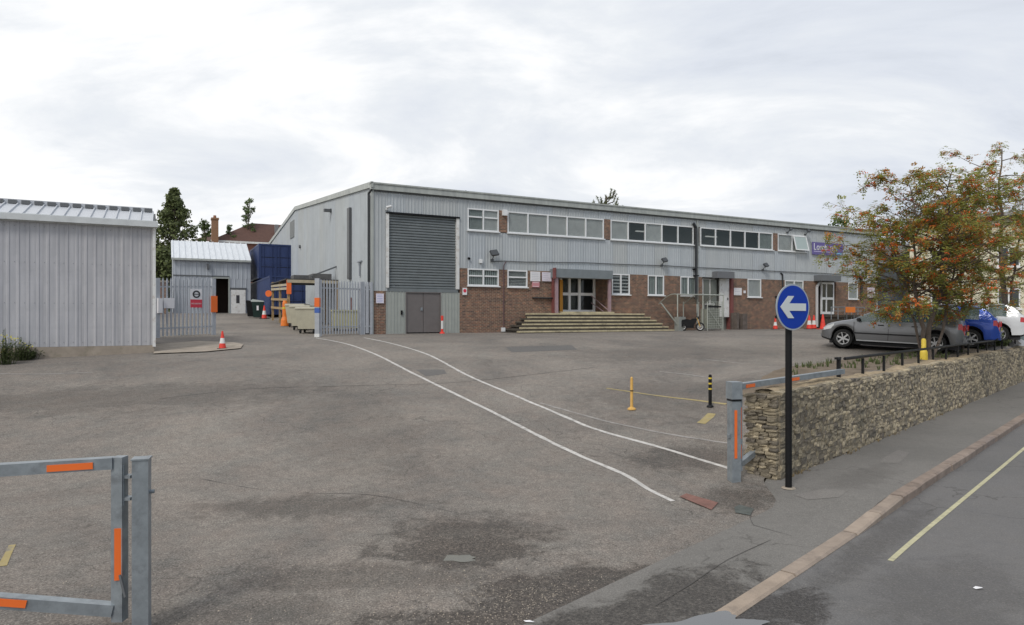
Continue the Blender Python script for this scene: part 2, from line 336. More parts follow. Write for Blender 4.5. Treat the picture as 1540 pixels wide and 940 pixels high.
# ---------------------------------------------------------------- ground, yard, pavement, road
def asphalt(name, base, dark, light, speck, wet=None, patch=0.35, scale=1.0):
    m = bpy.data.materials.new(name); m.use_nodes = True; t = m.node_tree; b = t.nodes['Principled BSDF']; lk = t.links.new
    g = N(t, 'ShaderNodeNewGeometry'); P = g.outputs['Position']
    def noise_(sc, det=6.0, ro=0.6, dist=0.0, vec=P):
        n = N(t, 'ShaderNodeTexNoise'); setin(n, Scale=sc, Detail=det, Roughness=ro, Distortion=dist); lk(vec, n.inputs['Vector']); return n.outputs[0]
    def mix(f, a, c, mode='MIX'):
        x = N(t, 'ShaderNodeMix', data_type='RGBA', blend_type=mode)
        for i, q in ((0, f), (6, a), (7, c)):
            if isinstance(q, (int, float)): x.inputs[i].default_value = q
            elif isinstance(q, tuple): x.inputs[i].default_value = (*q, 1)
            else: lk(q, x.inputs[i])
        return x.outputs[2]
    big = ramp(t, noise_(0.30, 7.0, 0.62, 0.8), [(0.36, 0.0), (0.62, 1.0)]).outputs[0]
    mid = ramp(t, noise_(1.7, 7.0, 0.7), [(0.35, 0.0), (0.68, 1.0)]).outputs[0]
    c = mix(big, dark, light); c = mix(mth(t, 'MULTIPLY', mid, patch), c, base)
    fine = ramp(t, noise_(55*scale, 3.0, 0.8), [(0.30, 1-speck), (0.5, 1.0), (0.72, 1+speck*1.3)]).outputs[0]
    c = mix(1.0, c, fine, 'MULTIPLY')
    mot = ramp(t, noise_(8.0, 8.0, 0.75, 0.3), [(0.32, 1-speck*0.38), (0.5, 1.0), (0.68, 1+speck*0.30)]).outputs[0]; c = mix(1.0, c, mot, 'MULTIPLY')
    vo = N(t, 'ShaderNodeTexVoronoi'); vo.inputs['Scale'].default_value = 90*scale; lk(P, vo.inputs['Vector'])
    st = ramp(t, vo.outputs['Color'], [(0.82, 0.0), (0.9, 1.0)]).outputs[0]
    c = mix(mth(t, 'MULTIPLY', st, speck*0.8), c, (0.42, 0.38, 0.34))
    rough = 0.88
    if wet:
        wm = None
        for (cx, cy, rx, ry, ang, amt) in wet:
            mp_ = N(t, 'ShaderNodeMapping', vector_type='TEXTURE'); mp_.inputs['Location'].default_value = (cx, cy, 0); mp_.inputs['Rotation'].default_value = (0, 0, ang); mp_.inputs['Scale'].default_value = (rx, ry, 50)
            lk(P, mp_.inputs[0]); ln = N(t, 'ShaderNodeVectorMath', operation='LENGTH'); lk(mp_.outputs[0], ln.inputs[0])
            k = mth(t, 'ADD', ln.outputs['Value'], mth(t, 'MULTIPLY', mth(t, 'SUBTRACT', noise_(2.3, 10.0, 0.78, 0.7), 0.5), 3.2))
            k = mth(t, 'MULTIPLY', mth(t, 'SUBTRACT', 1.12, k), 1.8, True); k = mth(t, 'MULTIPLY', k, amt)
            wm = k if wm is None else mth(t, 'MAXIMUM', wm, k)
        grain = noise_(16.0, 9.0, 0.85, 0.4); wm = mth(t, 'MULTIPLY', mth(t, 'ADD', wm, mth(t, 'MULTIPLY', mth(t, 'SUBTRACT', grain, 0.45), mth(t, 'MULTIPLY', wm, 5.0))), 1.25, True)
        dk_ = ramp(t, noise_(30.0, 6.0, 0.85), [(0.35, (0.16, 0.15, 0.145)), (0.52, (0.42, 0.40, 0.385)), (0.68, (0.95, 0.9, 0.85))]).outputs[0]; c = mix(wm, c, mix(1.0, c, dk_, 'MULTIPLY'))
        rg = mth(t, 'SUBTRACT', 0.9, mth(t, 'MULTIPLY', wm, 0.30)); lk(rg, b.inputs['Roughness'])
    else: b.inputs['Roughness'].default_value = rough
    crk = N(t, 'ShaderNodeTexVoronoi', feature='DISTANCE_TO_EDGE'); crk.inputs['Scale'].default_value = 0.35
    dv = N(t, 'ShaderNodeVectorMath', operation='ADD'); nn = N(t, 'ShaderNodeTexNoise'); setin(nn, Scale=1.5, Detail=5.0); lk(P, nn.inputs['Vector']); lk(P, dv.inputs[0]); lk(nn.outputs['Color'], dv.inputs[1]); lk(dv.outputs[0], crk.inputs['Vector'])
    cm = mth(t, 'MULTIPLY', ramp(t, crk.outputs[0], [(0.0, 1.0), (0.007, 0.0)]).outputs[0], ramp(t, noise_(0.5, 3.0), [(0.45, 0.0), (0.58, 0.6)]).outputs[0])
    c = mix(cm, c, (0.06, 0.055, 0.05))
    lk(c, b.inputs['Base Color']); b.inputs['Specular IOR Level'].default_value = 0.3
    bn = N(t, 'ShaderNodeBump'); bn.inputs['Strength'].default_value = 0.55; bn.inputs['Distance'].default_value = 0.012
    lk(mth(t, 'ADD', noise_(70*scale, 4.0, 0.75), mth(t, 'MULTIPLY', noise_(6.0, 4.0), 0.8)), bn.inputs['Height']); lk(bn.outputs[0], b.inputs['Normal'])
    return m
def gw(px, py): return ((px-PX0)/F*2.42*F/(py-HZ), 2.42*F/(py-HZ))
wet = [(POT[0], POT[1]+0.12, 0.95, 0.55, 0.0, 0.85), (*gw(860, 880), 1.25, 0.50, 0.35, 1.0), (*gw(760, 925), 1.5, 0.38, 0.2, 1.0), (*gw(930, 868), 0.8, 0.35, 0.6, 0.9), (*gw(700, 800), 1.0, 0.7, 0.0, 0.6),
       (*gw(460, 760), 1.5, 0.5, 0.1, 0.45), (*gw(560, 860), 1.6, 0.4, 0.1, 0.35), (*gw(340, 920), 1.2, 0.4, 0.1, 0.3), (*gw(1040, 700), 1.2, 0.7, 0.4, 0.55), (*gw(1110, 745), 0.8, 0.5, 0.4, 0.5), (-8.5, 15, 5, 1.6, 0.2, 0.35), (-3, 13, 1.2, 4, 0.3, 0.2), (3.5, 15, 2.2, 2.2, 0.4, 0.3), (6, 22, 5, 2.0, 0.2, 0.25)]
yard_m = asphalt('yard_asphalt', (0.225, 0.182, 0.152), (0.130, 0.122, 0.111), (0.212, 0.194, 0.170), 0.6, wet, patch=0.5)
pave_m = asphalt('pavement_asphalt', (0.19, 0.178, 0.163), (0.155, 0.148, 0.136), (0.195, 0.185, 0.17), 0.25, [(*gw(1030, 890), 1.2, 0.45, 0.75, 0.95), (*gw(900, 925), 0.8, 0.3, 0.6, 0.9), (*gw(1300, 720), 1.2, 0.3, 0.75, 0.2)])
road_m = asphalt('road_asphalt', (0.165, 0.155, 0.142), (0.135, 0.132, 0.130), (0.158, 0.153, 0.15), 0.22, [(*gw(1190, 900), 0.55, 0.35, 0.75, 0.85), (*gw(1120, 935), 0.6, 0.3, 0.7, 1.0), (*gw(1330, 800), 2.2, 0.22, 0.78, 0.3), (*gw(1420, 880), 1.5, 0.6, 0.75, 0.2)])
grass_m = mat('rough_grass', (0.09, 0.10, 0.045), 0.95, var=0.4, vscale=0.4, bump=0.4, bscale=8)
def steps(*seg):
    out = []
    for a, b, st in seg:
        n = max(1, round((b-a)/st)); out += [a+(b-a)*i/n for i in range(n)]
    out.append(seg[-1][1]); return out
def sheet(name, rl, sl_fn, zf, m, kind='structure', label=None):
    vs = []; fs = []; ns = None
    for r in rl:
        sl = sl_fn(r); ns = len(sl)
        for s_ in sl:
            x, y = RS(r, s_); vs.append((x, y, zf(x, y, r, s_)))
    for i in range(len(rl)-1):
        for j in range(ns-1): fs.append((i*ns+j, (i+1)*ns+j, (i+1)*ns+j+1, i*ns+j+1))
    mb = MB(); mb.add(vs, fs); return mb.build(name, m, smooth='all', kind=kind, label=label)
def s_out(r): return 3.75 + 0.6*smooth(r, 8.6, 9.7)
rl = steps((-60, -14, 2), (-14, 0, 0.5), (0, 12, 0.16), (12, 30, 0.4), (30, 90, 1.5))
sbase = steps((0, 8, 0.16), (8, 30, 0.35), (30, 96, 1.5))
yard = sheet('yard', rl, lambda r: [s_out(r) + q for q in sbase], lambda x, y, r, s_: G(x, y), yard_m)
rl2 = steps((-60, -5, 2), (-5, 20, 0.3), (20, 90, 1.0))
pave = sheet('pavement', rl2, lambda r: [2.76 + (s_out(r)-2.76)*i/6 for i in range(7)], lambda x, y, r, s_: pave_h(r), pave_m)
road = sheet('road', rl2, lambda r: [-7 + 9.62*i/16 for i in range(17)], lambda x, y, r, s_: 0.0, road_m)
sheet('far_pavement', rl2, lambda r: [-9.5, -8.3, -7.15], lambda x, y, r, s_: 0.1, pave_m)
sheet('ground', steps((-900, -60, 60), (-60, 90, 6), (90, 900, 60)), lambda r: steps((-900, -60, 60), (-60, 100, 5), (100, 900, 60)), lambda x, y, r, s_: (G(x, y) if s_ > 9.9 else 0.0) - 0.45, grass_m)
# kerb stones, each its own piece
r = 4.75; k = 0
while r < 45:
    ln = (1.75 if r < 8 else 0.92) + R.uniform(-0.04, 0.04); z0, z1 = pave_h(r), pave_h(r+ln)
    mb = MB(); e = 0.012; dz = 0.004 + R.uniform(0, 0.006); off = R.uniform(-0.008, 0.008)
    vs = []
    for rr, zz in ((r+e, z0), (r+ln-e, z1)):
        for s_, z in ((2.615+off, -0.05), (2.765, -0.05), (2.765, zz+dz), (2.635+off, zz+dz), (2.612+off, zz+dz-0.02)):
            x, y = RS(rr, s_); vs.append((x, y, z))
    mb.add(vs, [(0,4,3,2,1), (5,6,7,8,9), (0,1,6,5), (1,2,7,6), (2,3,8,7), (3,4,9,8), (4,0,5,9)])
    mb.build('kerb_stone', kerbm if r < 9.5 else kerbr, pave); r += ln; k += 1
# painted lines laid on the ground
def strip(name, pts, width, m, zoff=0.005, dens=0.25, label=None, jit=0.0, parent=yard):
    # densify, then offset sideways
    P = [Vector((p[0], p[1])) for p in pts]; out = []
    for i in range(len(P)-1):
        p0 = P[max(i-1, 0)]; p1 = P[i]; p2 = P[i+1]; p3 = P[min(i+2, len(P)-1)]
        n = max(1, int((p2-p1).length/dens))
        for j in range(n):
            t = j/n; out.append(0.5*((2*p1) + (p2-p0)*t + (2*p0-5*p1+4*p2-p3)*t*t + (3*p1-p0-3*p2+p3)*t**3))
    out.append(P[-1]); vs = []
    for i, p in enumerate(out):
        tg = (out[min(i+1, len(out)-1)] - out[max(i-1, 0)]).normalized(); nr = Vector((-tg.y, tg.x))
        for sg in (-1, 0, 1):
            q = p + nr*sg*(width/2 + R.uniform(-jit, jit)); r_, s_ = rs(q.x, q.y)
            vs.append((q.x, q.y, (G(q.x, q.y) if s_ > s_out(r_) else (pave_h(r_) if s_ > 2.7 else 0.0)) + zoff))
    fs = [(3*i+j, 3*i+j+1, 3*i+j+4, 3*i+j+3) for i in range(len(out)-1) for j in (0, 1)]
    mb = MB(); mb.add(vs, fs); return mb.build(name, m, parent, label=label)
def gpl(*pp): return [gp(*p) for p in pp]
strip('painted_line', gpl((475,508.5),(520,517),(560,531),(620,561),(700,600),(780,640),(860,680),(935,712),(975,736),(1012,754)), 0.085, wline, jit=0.008, label='long curved white line from palisade gate to iron cover')
strip('painted_line', gpl((547,508),(590,517),(640,532),(700,563),(760,589),(850,627),(900,647),(1000,675),(1098,705)), 0.085, wline, jit=0.008, label='white line ending at the right gate post')
strip('painted_line', gpl((812,606),(905,632),(1000,652),(1095,667)), 0.07, wfaint, jit=0.012, label='worn thin white line beside the bright one')
strip('painted_line', gpl((912,584),(980,594),(1092,608)), 0.075, yline, jit=0.008, label='worn yellow bay line')
strip('painted_line', gpl((992,559),(1040,564),(1066,568)), 0.075, wfaint, jit=0.01)
strip('painted_line', gpl((1054,637),(1071,622)), 0.16, yline, jit=0.01)
strip('painted_line', gpl((1062,541),(1100,545),(1120,547)), 0.08, wfaint, jit=0.01)
strip('painted_line', gpl((1170,552),(1230,549),(1300,551)), 0.08, wfaint, jit=0.01)
strip('painted_line', gpl((0,562),(60,563),(140,560)), 0.08, wfaint, jit=0.012)
strip('painted_line', gpl((4,852),(18,820)), 0.07, yline, jit=0.012)
strip('yellow_kerb_line', [RS(7.6, 2.10), RS(9, 2.11), RS(14, 2.1), RS(20, 2.1), RS(45, 2.1)], 0.055, yline2, zoff=0.004, parent=road)
def patch(name, pts, m, zoff=0.004, parent=yard, zflat=None, **kw):
    c = sum((Vector((p[0], p[1])) for p in pts), Vector((0, 0)))/len(pts); vs = []
    def zz(x, y):
        if zflat is not None: return zflat
        r_, s_ = rs(x, y); return (G(x, y) if s_ > s_out(r_) else (pave_h(r_) if s_ > 2.7 else 0.0)) + zoff
    rings = 4; n = len(pts); vs.append((c.x, c.y, zz(c.x, c.y)))
    for k_ in range(1, rings+1):
        for p in pts:
            q = c + (Vector((p[0], p[1]))-c)*k_/rings; vs.append((q.x, q.y, zz(q.x, q.y)))
    fs = [(0, 1+i, 1+(i+1) % n) for i in range(n)]
    for k_ in range(rings-1):
        a = 1+k_*n; fs += [(a+i, a+n+i, a+n+(i+1) % n, a+(i+1) % n) for i in range(n)]
    mb = MB(); mb.add(vs, fs); return mb.build(name, m, parent, **kw)
def blob(cx, cy, rx, ry, ang=0, n=40, rough=0.25, seed=0):
    out = []
    for i in range(n):
        t = 2*math.pi*i/n; k_ = 1 + rough*noise.noise(Vector((math.cos(t)*1.6+seed, math.sin(t)*1.6, seed*3.1)))*2 + rough*0.5*noise.noise(Vector((math.cos(t)*5+seed, math.sin(t)*5, seed)))
        x, y = math.cos(t)*rx*k_, math.sin(t)*ry*k_; out.append((cx + x*math.cos(ang)-y*math.sin(ang), cy + x*math.sin(ang)+y*math.cos(ang)))
    return out
# pavement tarmac repairs (visible joints as slightly raised sheets)
repair = asphalt('tarmac_repair', (0.20, 0.188, 0.172), (0.185, 0.172, 0.16), (0.21, 0.198, 0.18), 0.22)
repaird = asphalt('dark_tarmac_repair', (0.125, 0.118, 0.11), (0.115, 0.11, 0.105), (0.135, 0.128, 0.12), 0.22)
seam = mat('tarmac_seam', (0.08, 0.075, 0.07), .9)
strip('tarmac_seam', gpl((985,912),(1040,878),(1095,842),(1160,812)), 0.009, seam, jit=.003, parent=pave)
strip('tarmac_seam', gpl((1131,764),(1133,790),(1190,806)), 0.008, seam, jit=.003, parent=pave)
patch('tarmac_patch', gpl((1330,688),(1350,677),(1368,681),(1352,697),(1322,696)), repair, parent=pave)
patch('tarmac_patch', gpl((1195,745),(1240,735),(1275,738),(1262,748),(1215,752)), repair, parent=pave)
patch('tarmac_patch', gpl((625,556),(668,556),(672,562),(640,566)), repaird)
patch('tarmac_patch', gpl((760,522),(860,519),(868,526),(770,530)), repaird)
strip('tarmac_seam', gpl((240,600),(380,585),(540,580),(700,574),(900,552)), 0.02, seam, jit=.006)
strip('tarmac_seam', gpl((300,720),(420,740),(560,745),(680,770)), 0.008, seam, jit=.005)
patch('drain_cover', gpl((1022,748),(1032,743),(1080,757),(1070,768)), rust, zoff=0.012, label='rusty rectangular iron cover at end of white line')
patch('drain_cover', gpl((1104,764),(1112,760),(1134,766),(1128,776),(1106,772)), iron, zoff=0.010, label='small grey green iron cover by the wall end')
# puddles
muddy = mat('muddy_water', (0.085, 0.078, 0.052), 0.08, spec=0.6, var=.2, vscale=9)
def puddle(name, outline, z, label, m_=None, **kw):
    return patch(name, outline, m_ or water, parent=None, zflat=z, label=label, cat='puddle', group='puddles left by the rain', **kw)
puddle('puddle', blob(POT[0], POT[1]-0.02, 0.22, 0.10, 0.0, seed=2.0), G(*POT)+0.010, 'small muddy puddle in the pothole of the yard', m_=muddy)
p = gp(1010, 938)
puddle('puddle', blob(p.x+0.1, p.y-0.12, 0.72, 0.20, 0.30, seed=3.0, rough=0.25, n=90), 0.034, 'wide shallow puddle over the pavement crossing at bottom edge')
# loose gravel on the yard near the pavement
mb = MB()
gravel_m = mat('loose_gravel', (0.25, 0.225, 0.20), 0.85, island=0.75)
for i in range(5200):
    x = R.gauss(-0.6, 1.9); y = 5.0 + abs(R.gauss(0, 1.5))
    if R.random() < 0.45: x, y = R.gauss(0.6, 0.8), R.gauss(5.7, 0.35)
    r_, s_ = rs(x, y)
    if s_ < 3.8 or x < -6: continue
    a = R.uniform(0.003, 0.010); z = G(x, y)
    if ((x-POT[0])/.3)**2 + ((y-POT[1])/.2)**2 < 1: continue
    th = R.uniform(0, 3)
    vs = [(x+a*math.cos(th+q*1.5708)*R.uniform(.7, 1.3), y+a*math.sin(th+q*1.5708)*R.uniform(.7, 1.3), z-0.001) for q in range(4)] + [(x, y, z+a*R.uniform(.5, .9))]
    mb.add(vs, [(0,1,4), (1,2,4), (2,3,4), (3,0,4)])
mb.build('loose_gravel', gravel_m, kind='stuff')
# ---------------------------------------------------------------- main building
ZB = 1.3                                             # buried foot of the walls
B = thing('factory_building', 'long two storey grey clad factory with brick ground floor, roller shutter and stepped entrance', 'building', (C0.x, C0.y, 0), PHI)
A_END = fa(1318); ZTOP = 8.75; ZBR = 4.97; WT0, WT1 = 6.86, 7.98
SHEETS = {}
def clad_sheets(x0, x1, z0, z1, m=clad, parent=B, y=0.0, name='cladding_sheet', pitch=0.165, rotz=0, org=None, wd=1.0):
    n = max(1, round((x1-x0)/wd)); st = (x1-x0)/n
    for i in range(n):
        key = (round(st, 3), round(z1-z0, 3), m.name, pitch)
        if key not in SHEETS: SHEETS[key] = MB().corr(0, st-0.006, 0, 0, z1-z0, pitch, 0.016 if m is clad2 else 0.022).mesh(name, m)
        p = Vector((x0+i*st+0.003, y+(0.004 if i % 2 else 0), z0))
        if org: p = org[0] + rot2(rotz) @ Vector((x0+i*st, y, z0))
        link(name, SHEETS[key], parent, p, rotz)
xs = dict(sh0=fa(583), sh1=fa(688), w1a=fa(703), w1b=fa(750), p1b=fa(763), s2b=fa(908), p2b=fa(918), s3b=fa(1043), s4a=fa(1053), s4b=fa(1162), p3b=fa(1169.5), s5b=fa(1212))
ZSH0, ZSH1 = 3.76, 7.43
# dark backing wall so that nothing shows through the joints
mb = MB(); mb.box(0.02, xs['w1a'], 0.30, 0.40, ZB, ZTOP-0.1).box(xs['w1a'], xs['s5b'], 0.30, 0.40, 4.97, WT0).box(xs['w1a'], xs['s5b'], 0.30, 0.40, WT1, ZTOP-.1).box(xs['s5b'], A_END-0.02, 0.30, 0.40, 4.97, ZTOP-0.1).box(xs['w1a'], xs['s5b'], 2.2, 2.3, 4.97, ZTOP-.1)
mb.build('inner_wall', mat('office_wall', (0.6, 0.6, 0.6), .9), B)
MB().box(fa(700), fa(1215), 0.3, 2.2, WT1+0.35, WT1+0.45).box(fa(700), fa(1215), 0.3, 2.2, 5.6, 5.7).build('ceiling_void', mat('ceiling_tile', (0.16, 0.16, 0.155), 0.9), B)
clad_sheets(0.0, xs['sh0'], ZSH0, ZTOP-0.3); clad_sheets(xs['sh0'], xs['sh1'], ZSH1, ZTOP-0.3)
clad_sheets(xs['sh1'], xs['w1a'], ZBR, ZTOP-0.3); clad_sheets(xs['w1a'], xs['s5b'], WT1, ZTOP-0.3)
clad_sheets(xs['w1a'], xs['s5b'], ZBR, WT0-0.02); clad_sheets(xs['s5b'], A_END, ZBR, ZTOP-0.3)
MB().box(-0.07, 0.05, -0.06, 0.05, 1.7, ZTOP-0.3).box(xs['s3b']+0.22, xs['s3b']+0.34, -0.05, 0.0, 2.0, ZTOP-0.3).box(A_END-0.02, A_END+0.08, -0.05, 0.05, 1.7, ZTOP-.3).build('corner_trim', fascia, B)
# fascia with dentil shadow, gutter
MB().box(-0.12, A_END+0.12, -0.16, 0.02, ZTOP-0.30, ZTOP-0.04).box(-0.14, A_END+0.14, -0.20, 0.1, ZTOP-0.04, ZTOP+0.03).build('fascia', fascia, B)
MB().box(0, A_END, -0.055, 0.02, ZTOP-0.37, ZTOP-0.302).build('eaves_shadow_strip', greydark, B)  # dark strip stands in for the shadow below the fascia
# roof
RB, RZ = 20.3, ZTOP+1.85
MB().prism([(-0.1, ZTOP), (RB, RZ), (40.7, ZTOP), (40.7, ZTOP-.12), (RB, RZ-.12), (-0.1, ZTOP-.12)], -0.05, A_END, ax='x').build('roof', roofm, B)
# gable wall: sheets of its own on the left end
n = 38
for i in range(n):
    y0, y1 = 40.6*i/n, 40.6*(i+1)/n
    zt = lambda y: ZTOP-0.18 + 1.85*(y/RB if y < RB else (40.6-y)/RB)
    zb = 1.6 if y0 > 2.0 else 1.6
    mb = MB(); pts = []; kk = 6
    for j in range(kk):
        yy = y0 + (y1-y0)*j/kk; w_ = (y1-y0)/kk
        for f_, dx in ((0, 0), (0.32, 0), (0.42, -0.03), (0.58, -0.03), (0.68, 0)): pts.append((yy+f_*w_, dx))
    pts.append((y1-0.006, 0)); vs = []
    for yy, dx in pts: vs += [(dx-0.01, yy, zb), (dx-0.01, yy, zt(yy))]
    mb.add(vs, [(2*j, 2*j+1, 2*j+3, 2*j+2) for j in range(len(pts)-1)]); mb.build('gable_sheet', clad, B)
MB().prism([(-0.2, ZTOP+0.05), (RB, RZ+0.07), (40.8, ZTOP+0.05), (40.8, ZTOP-0.2), (RB, RZ-0.20), (-0.2, ZTOP-0.22)], -0.10, 0.0, ax='x').build('verge_trim', fascia, B)
MB().box(0.02, A_END, 40.5, 40.6, ZB, ZTOP-.1).box(A_END-0.1, A_END, 0.4, 40.5, ZB, ZTOP-0.1).build('rear_wall', clad, B)
# brickwork of the ground floor
def brick(x0, x1, z0, z1, y0=-0.01, y1=0.28): MB().box(x0, x1, y0, y1, z0, z1).build('brick_wall', brickm, B)
brick(0.05, fa(580), ZB, ZSH0)
GW = [(703,750,4.10,2,2),(763,793,4.08,1,2),(920,947,3.80,2,1),(974,998.5,3.80,2,1),(1023,1046.5,3.80,2,1),(1124,1144.5,3.80,1,1),(1180,1208,3.80,2,1),(1275.5,1290,3.8,1,1)]
px_l = 691.5
solid = [(691.5,703),(750,763),(793,832),(915,920),(947,974),(998.5,1023),(1046.5,1056),(1103,1124),(1144.5,1180),(1208,1229),(1257,1275.5),(1290,1318)]
for a, b in solid: brick(fa(a), fa(b), ZB, ZBR-0.002)
for a, b, zs, nx, nz_ in GW: brick(fa(a)+0.001, fa(b)-0.001, ZB, zs-0.03)
for a, b in ((750.5, 762.5), (908.5, 917.5), (1162.5, 1169)): brick(fa(a), fa(b), WT0, WT1, -0.03)
# windows
def window(x0, x1, z0, z1, nx, nz_, kinds, y=-0.02, parent=B, split=None, sill=True, fw=0.07):
    f = MB(); f.box(x0, x1, y, y+0.08, z0, z0+fw).box(x0, x1, y, y+0.08, z1-fw, z1).box(x0, x0+fw, y, y+0.08, z0+fw, z1-fw).box(x1-fw, x1, y, y+0.08, z0+fw, z1-fw)
    zm = [z0, z1] if nz_ == 1 else [z0, z0+(z1-z0)*(split or 0.62), z1]
    for i in range(1, nx):
        xm = x0+(x1-x0)*i/nx; f.box(xm-fw*0.55, xm+fw*0.55, y-0.01, y+0.07, z0+fw, z1-fw)
    if nz_ == 2:
        for i in range(nx):
            xa, xb = x0+(x1-x0)*i/nx, x0+(x1-x0)*(i+1)/nx; f.box(xa+fw, xb-fw, y-0.006, y+0.074, zm[1]-fw*.5, zm[1]+fw*.5)
    fo = f.build('window_frame', white, parent)
    if sill: MB().box(x0-0.04, x1+0.04, y-0.09, y-0.002, z0-0.045, z0+0.01).build('sill', white, fo)
    for i in range(nx):
        for j in range(nz_):
            xa, xb = x0+(x1-x0)*i/nx+fw*.6, x0+(x1-x0)*(i+1)/nx-fw*.6; za, zb_ = zm[j]+fw*.4, zm[j+1]-fw*.4
            MB().box(xa, xb, y+0.035, y+0.043, za, zb_).build('pane', pane, fo)
            kd = kinds[i % len(kinds)]
            if kd == 'b': MB().box(xa-.05, xb+.05, y+0.06, y+0.07, za-.03, zb_+.03).build('blind', blindm, fo)
            elif kd == 'v':
                s_ = MB(); nn = max(2, int((xb-xa)/0.11))
                for q in range(nn): s_.box(xa+(xb-xa)*(q+0.12)/nn, xa+(xb-xa)*(q+0.78)/nn, y+0.07, y+0.075, za-.02, zb_+.02)
                s_.build('blind', curtain, fo)
            elif kd == 'h':
                s_ = MB(); nn = 6
                for q in range(nn): s_.box(xa, xb, y+0.06, y+0.09, za+(zb_-za)*(q+0.1)/nn, za+(zb_-za)*(q+0.5)/nn)
                s_.build('blind', blindm, fo)
    return fo
window(xs['w1a'], xs['w1b'], WT0, WT1, 2, 2, ['v', 'b'], split=0.62)
window(xs['p1b'], xs['s2b'], WT0, WT1, 5, 1, ['b'])
window(xs['p2b'], xs['s3b'], WT0, WT1, 5, 1, ['b', 'd', 'b', 'd', 'd'])
window(xs['s4a'], xs['s4b'], WT0, WT1, 5, 1, ['d', 'd', 'd', 'd', 'v'])
window(xs['p3b'], xs['s5b'], WT0, WT1, 2, 1, ['b', 'b'])
# open casement at the far end of the strip
xm = (xs['p3b']+xs['s5b'])/2
ca = MB(); hgt = WT1-WT0-0.12; wd = xs['s5b']-xm-0.1
T = Matrix.Translation((xm+0.05, -0.05, WT1-0.06)) @ Matrix.Rotation(math.radians(-14), 4, 'X')
for bx in ((0, wd, -0.03, 0.02, -0.07, 0), (0, wd, -0.03, 0.02, -hgt, -hgt+0.07), (0, 0.07, -0.03, 0.02, -hgt+.07, -0.07), (wd-0.07, wd, -0.03, 0.02, -hgt+.07, -0.07)): ca.box(*bx, M=T)
cao = ca.build('open_casement', white, B); MB().box(0.07, wd-0.07, -0.01, 0.0, -hgt+.07, -0.07, M=T).build('pane', mat('milky_glass', (0.40, 0.47, 0.45), 0.08, spec=0.5), cao)
for i, (pa, pb, zs, nx, nz_) in enumerate(GW):
    window(fa(pa), fa(pb), zs, ZBR, nx, nz_, [['v'], ['h'], ['h'], ['v'], ['v'], ['b'], ['b'], ['b']][i], split=0.58)
    MB().box(fa(pa)-.05, fa(pb)+.05, 0.5, 0.52, zs-.1, ZBR+.1).build('room_back', mat('room_grey', (0.16, 0.16, 0.15), .9), B)
# strip lights seen on the office ceiling
for pa, pb in ((957, 970), (1062, 1078)):
    MB().box(fa(pa, 1.2), fa(pb, 1.2), 1.15, 1.30, WT1-0.36, WT1-0.30).build('strip_light', stripl, B)
# roller shutter
sh = MB(); nsl = 27
for i in range(nsl):
    z0 = ZSH0+0.14+(ZSH1-ZSH0-0.14)*i/nsl; z1 = ZSH0+0.14+(ZSH1-ZSH0-0.14)*(i+1)/nsl; hm = z1-z0
    sh.prism([(0.10, z0), (0.055, z0+hm*.25), (0.055, z0+hm*.7), (0.10, z1-0.004), (0.14, z1-0.004), (0.14, z0)], xs['sh0']+.06, xs['sh1']-.08, ax='x')
so_ = sh.build('roller_shutter', shut, B)
MB().box(xs['sh0']-.02, xs['sh1']+.04, 0.0, 0.16, ZSH0-0.02, ZSH0+0.14).build('bottom_rail', shut, so_)
MB().box(xs['sh0']-0.08, xs['sh1']+0.1, -0.09, 0.1, ZSH1-0.03, ZSH1+0.05).build('shutter_head', black, B)
MB().box(xs['sh0']-0.08, xs['sh0']+.05, -0.06, 0.14, ZSH0+.15, ZSH1-0.03).build('shutter_guide', white_rust, B)
MB().box(xs['sh1']-.07, xs['sh1']+.08, -0.06, 0.14, ZSH0+.15, ZSH1-0.03).build('shutter_guide', white_rust, B)
# infill panels and brown double door under the shutter
for a, b in ((580, 611), (662.5, 691.5)):
    MB().corr(fa(a), fa(b), 0.02, ZB, ZSH0-0.02, 0.16, 0.02, rib=0.2).build('infill_panel', panelm, B)
da, db = fa(611), fa(662.5); dm = (da+db)/2
for x0, x1, hx in ((da+.02, dm-.01, dm-0.14), (dm+.01, db-.02, None)):
    d_ = MB().box(x0, x1, 0.05, 0.11, 1.80, ZSH0-0.06).build('door_leaf', doorm, B)
    if hx: MB().box(hx, hx+.09, 0.0, 0.05, 2.85, 3.0).build('handle', galv, d_)
MB().box(da-.03, da+.018, 0.0, 0.14, 1.5, ZSH0-0.02).box(db-.018, db+.03, 0.0, 0.14, 1.5, ZSH0-.02).box(da+.018, db-.018, 0.0, 0.14, ZSH0-0.058, ZSH0-.02).build('door_frame', doorm, B)
MB().box(fa(602.5), fa(605), -0.06, 0.0, 2.65, 2.85).build('keypad', black, B)
MB().box(-.1, 0.08, 0.13, 0.3, ZB, ZSH0).box(da-2, db+2, 0.16, 0.3, ZB, ZSH0+.2).build('backing', interior, B)
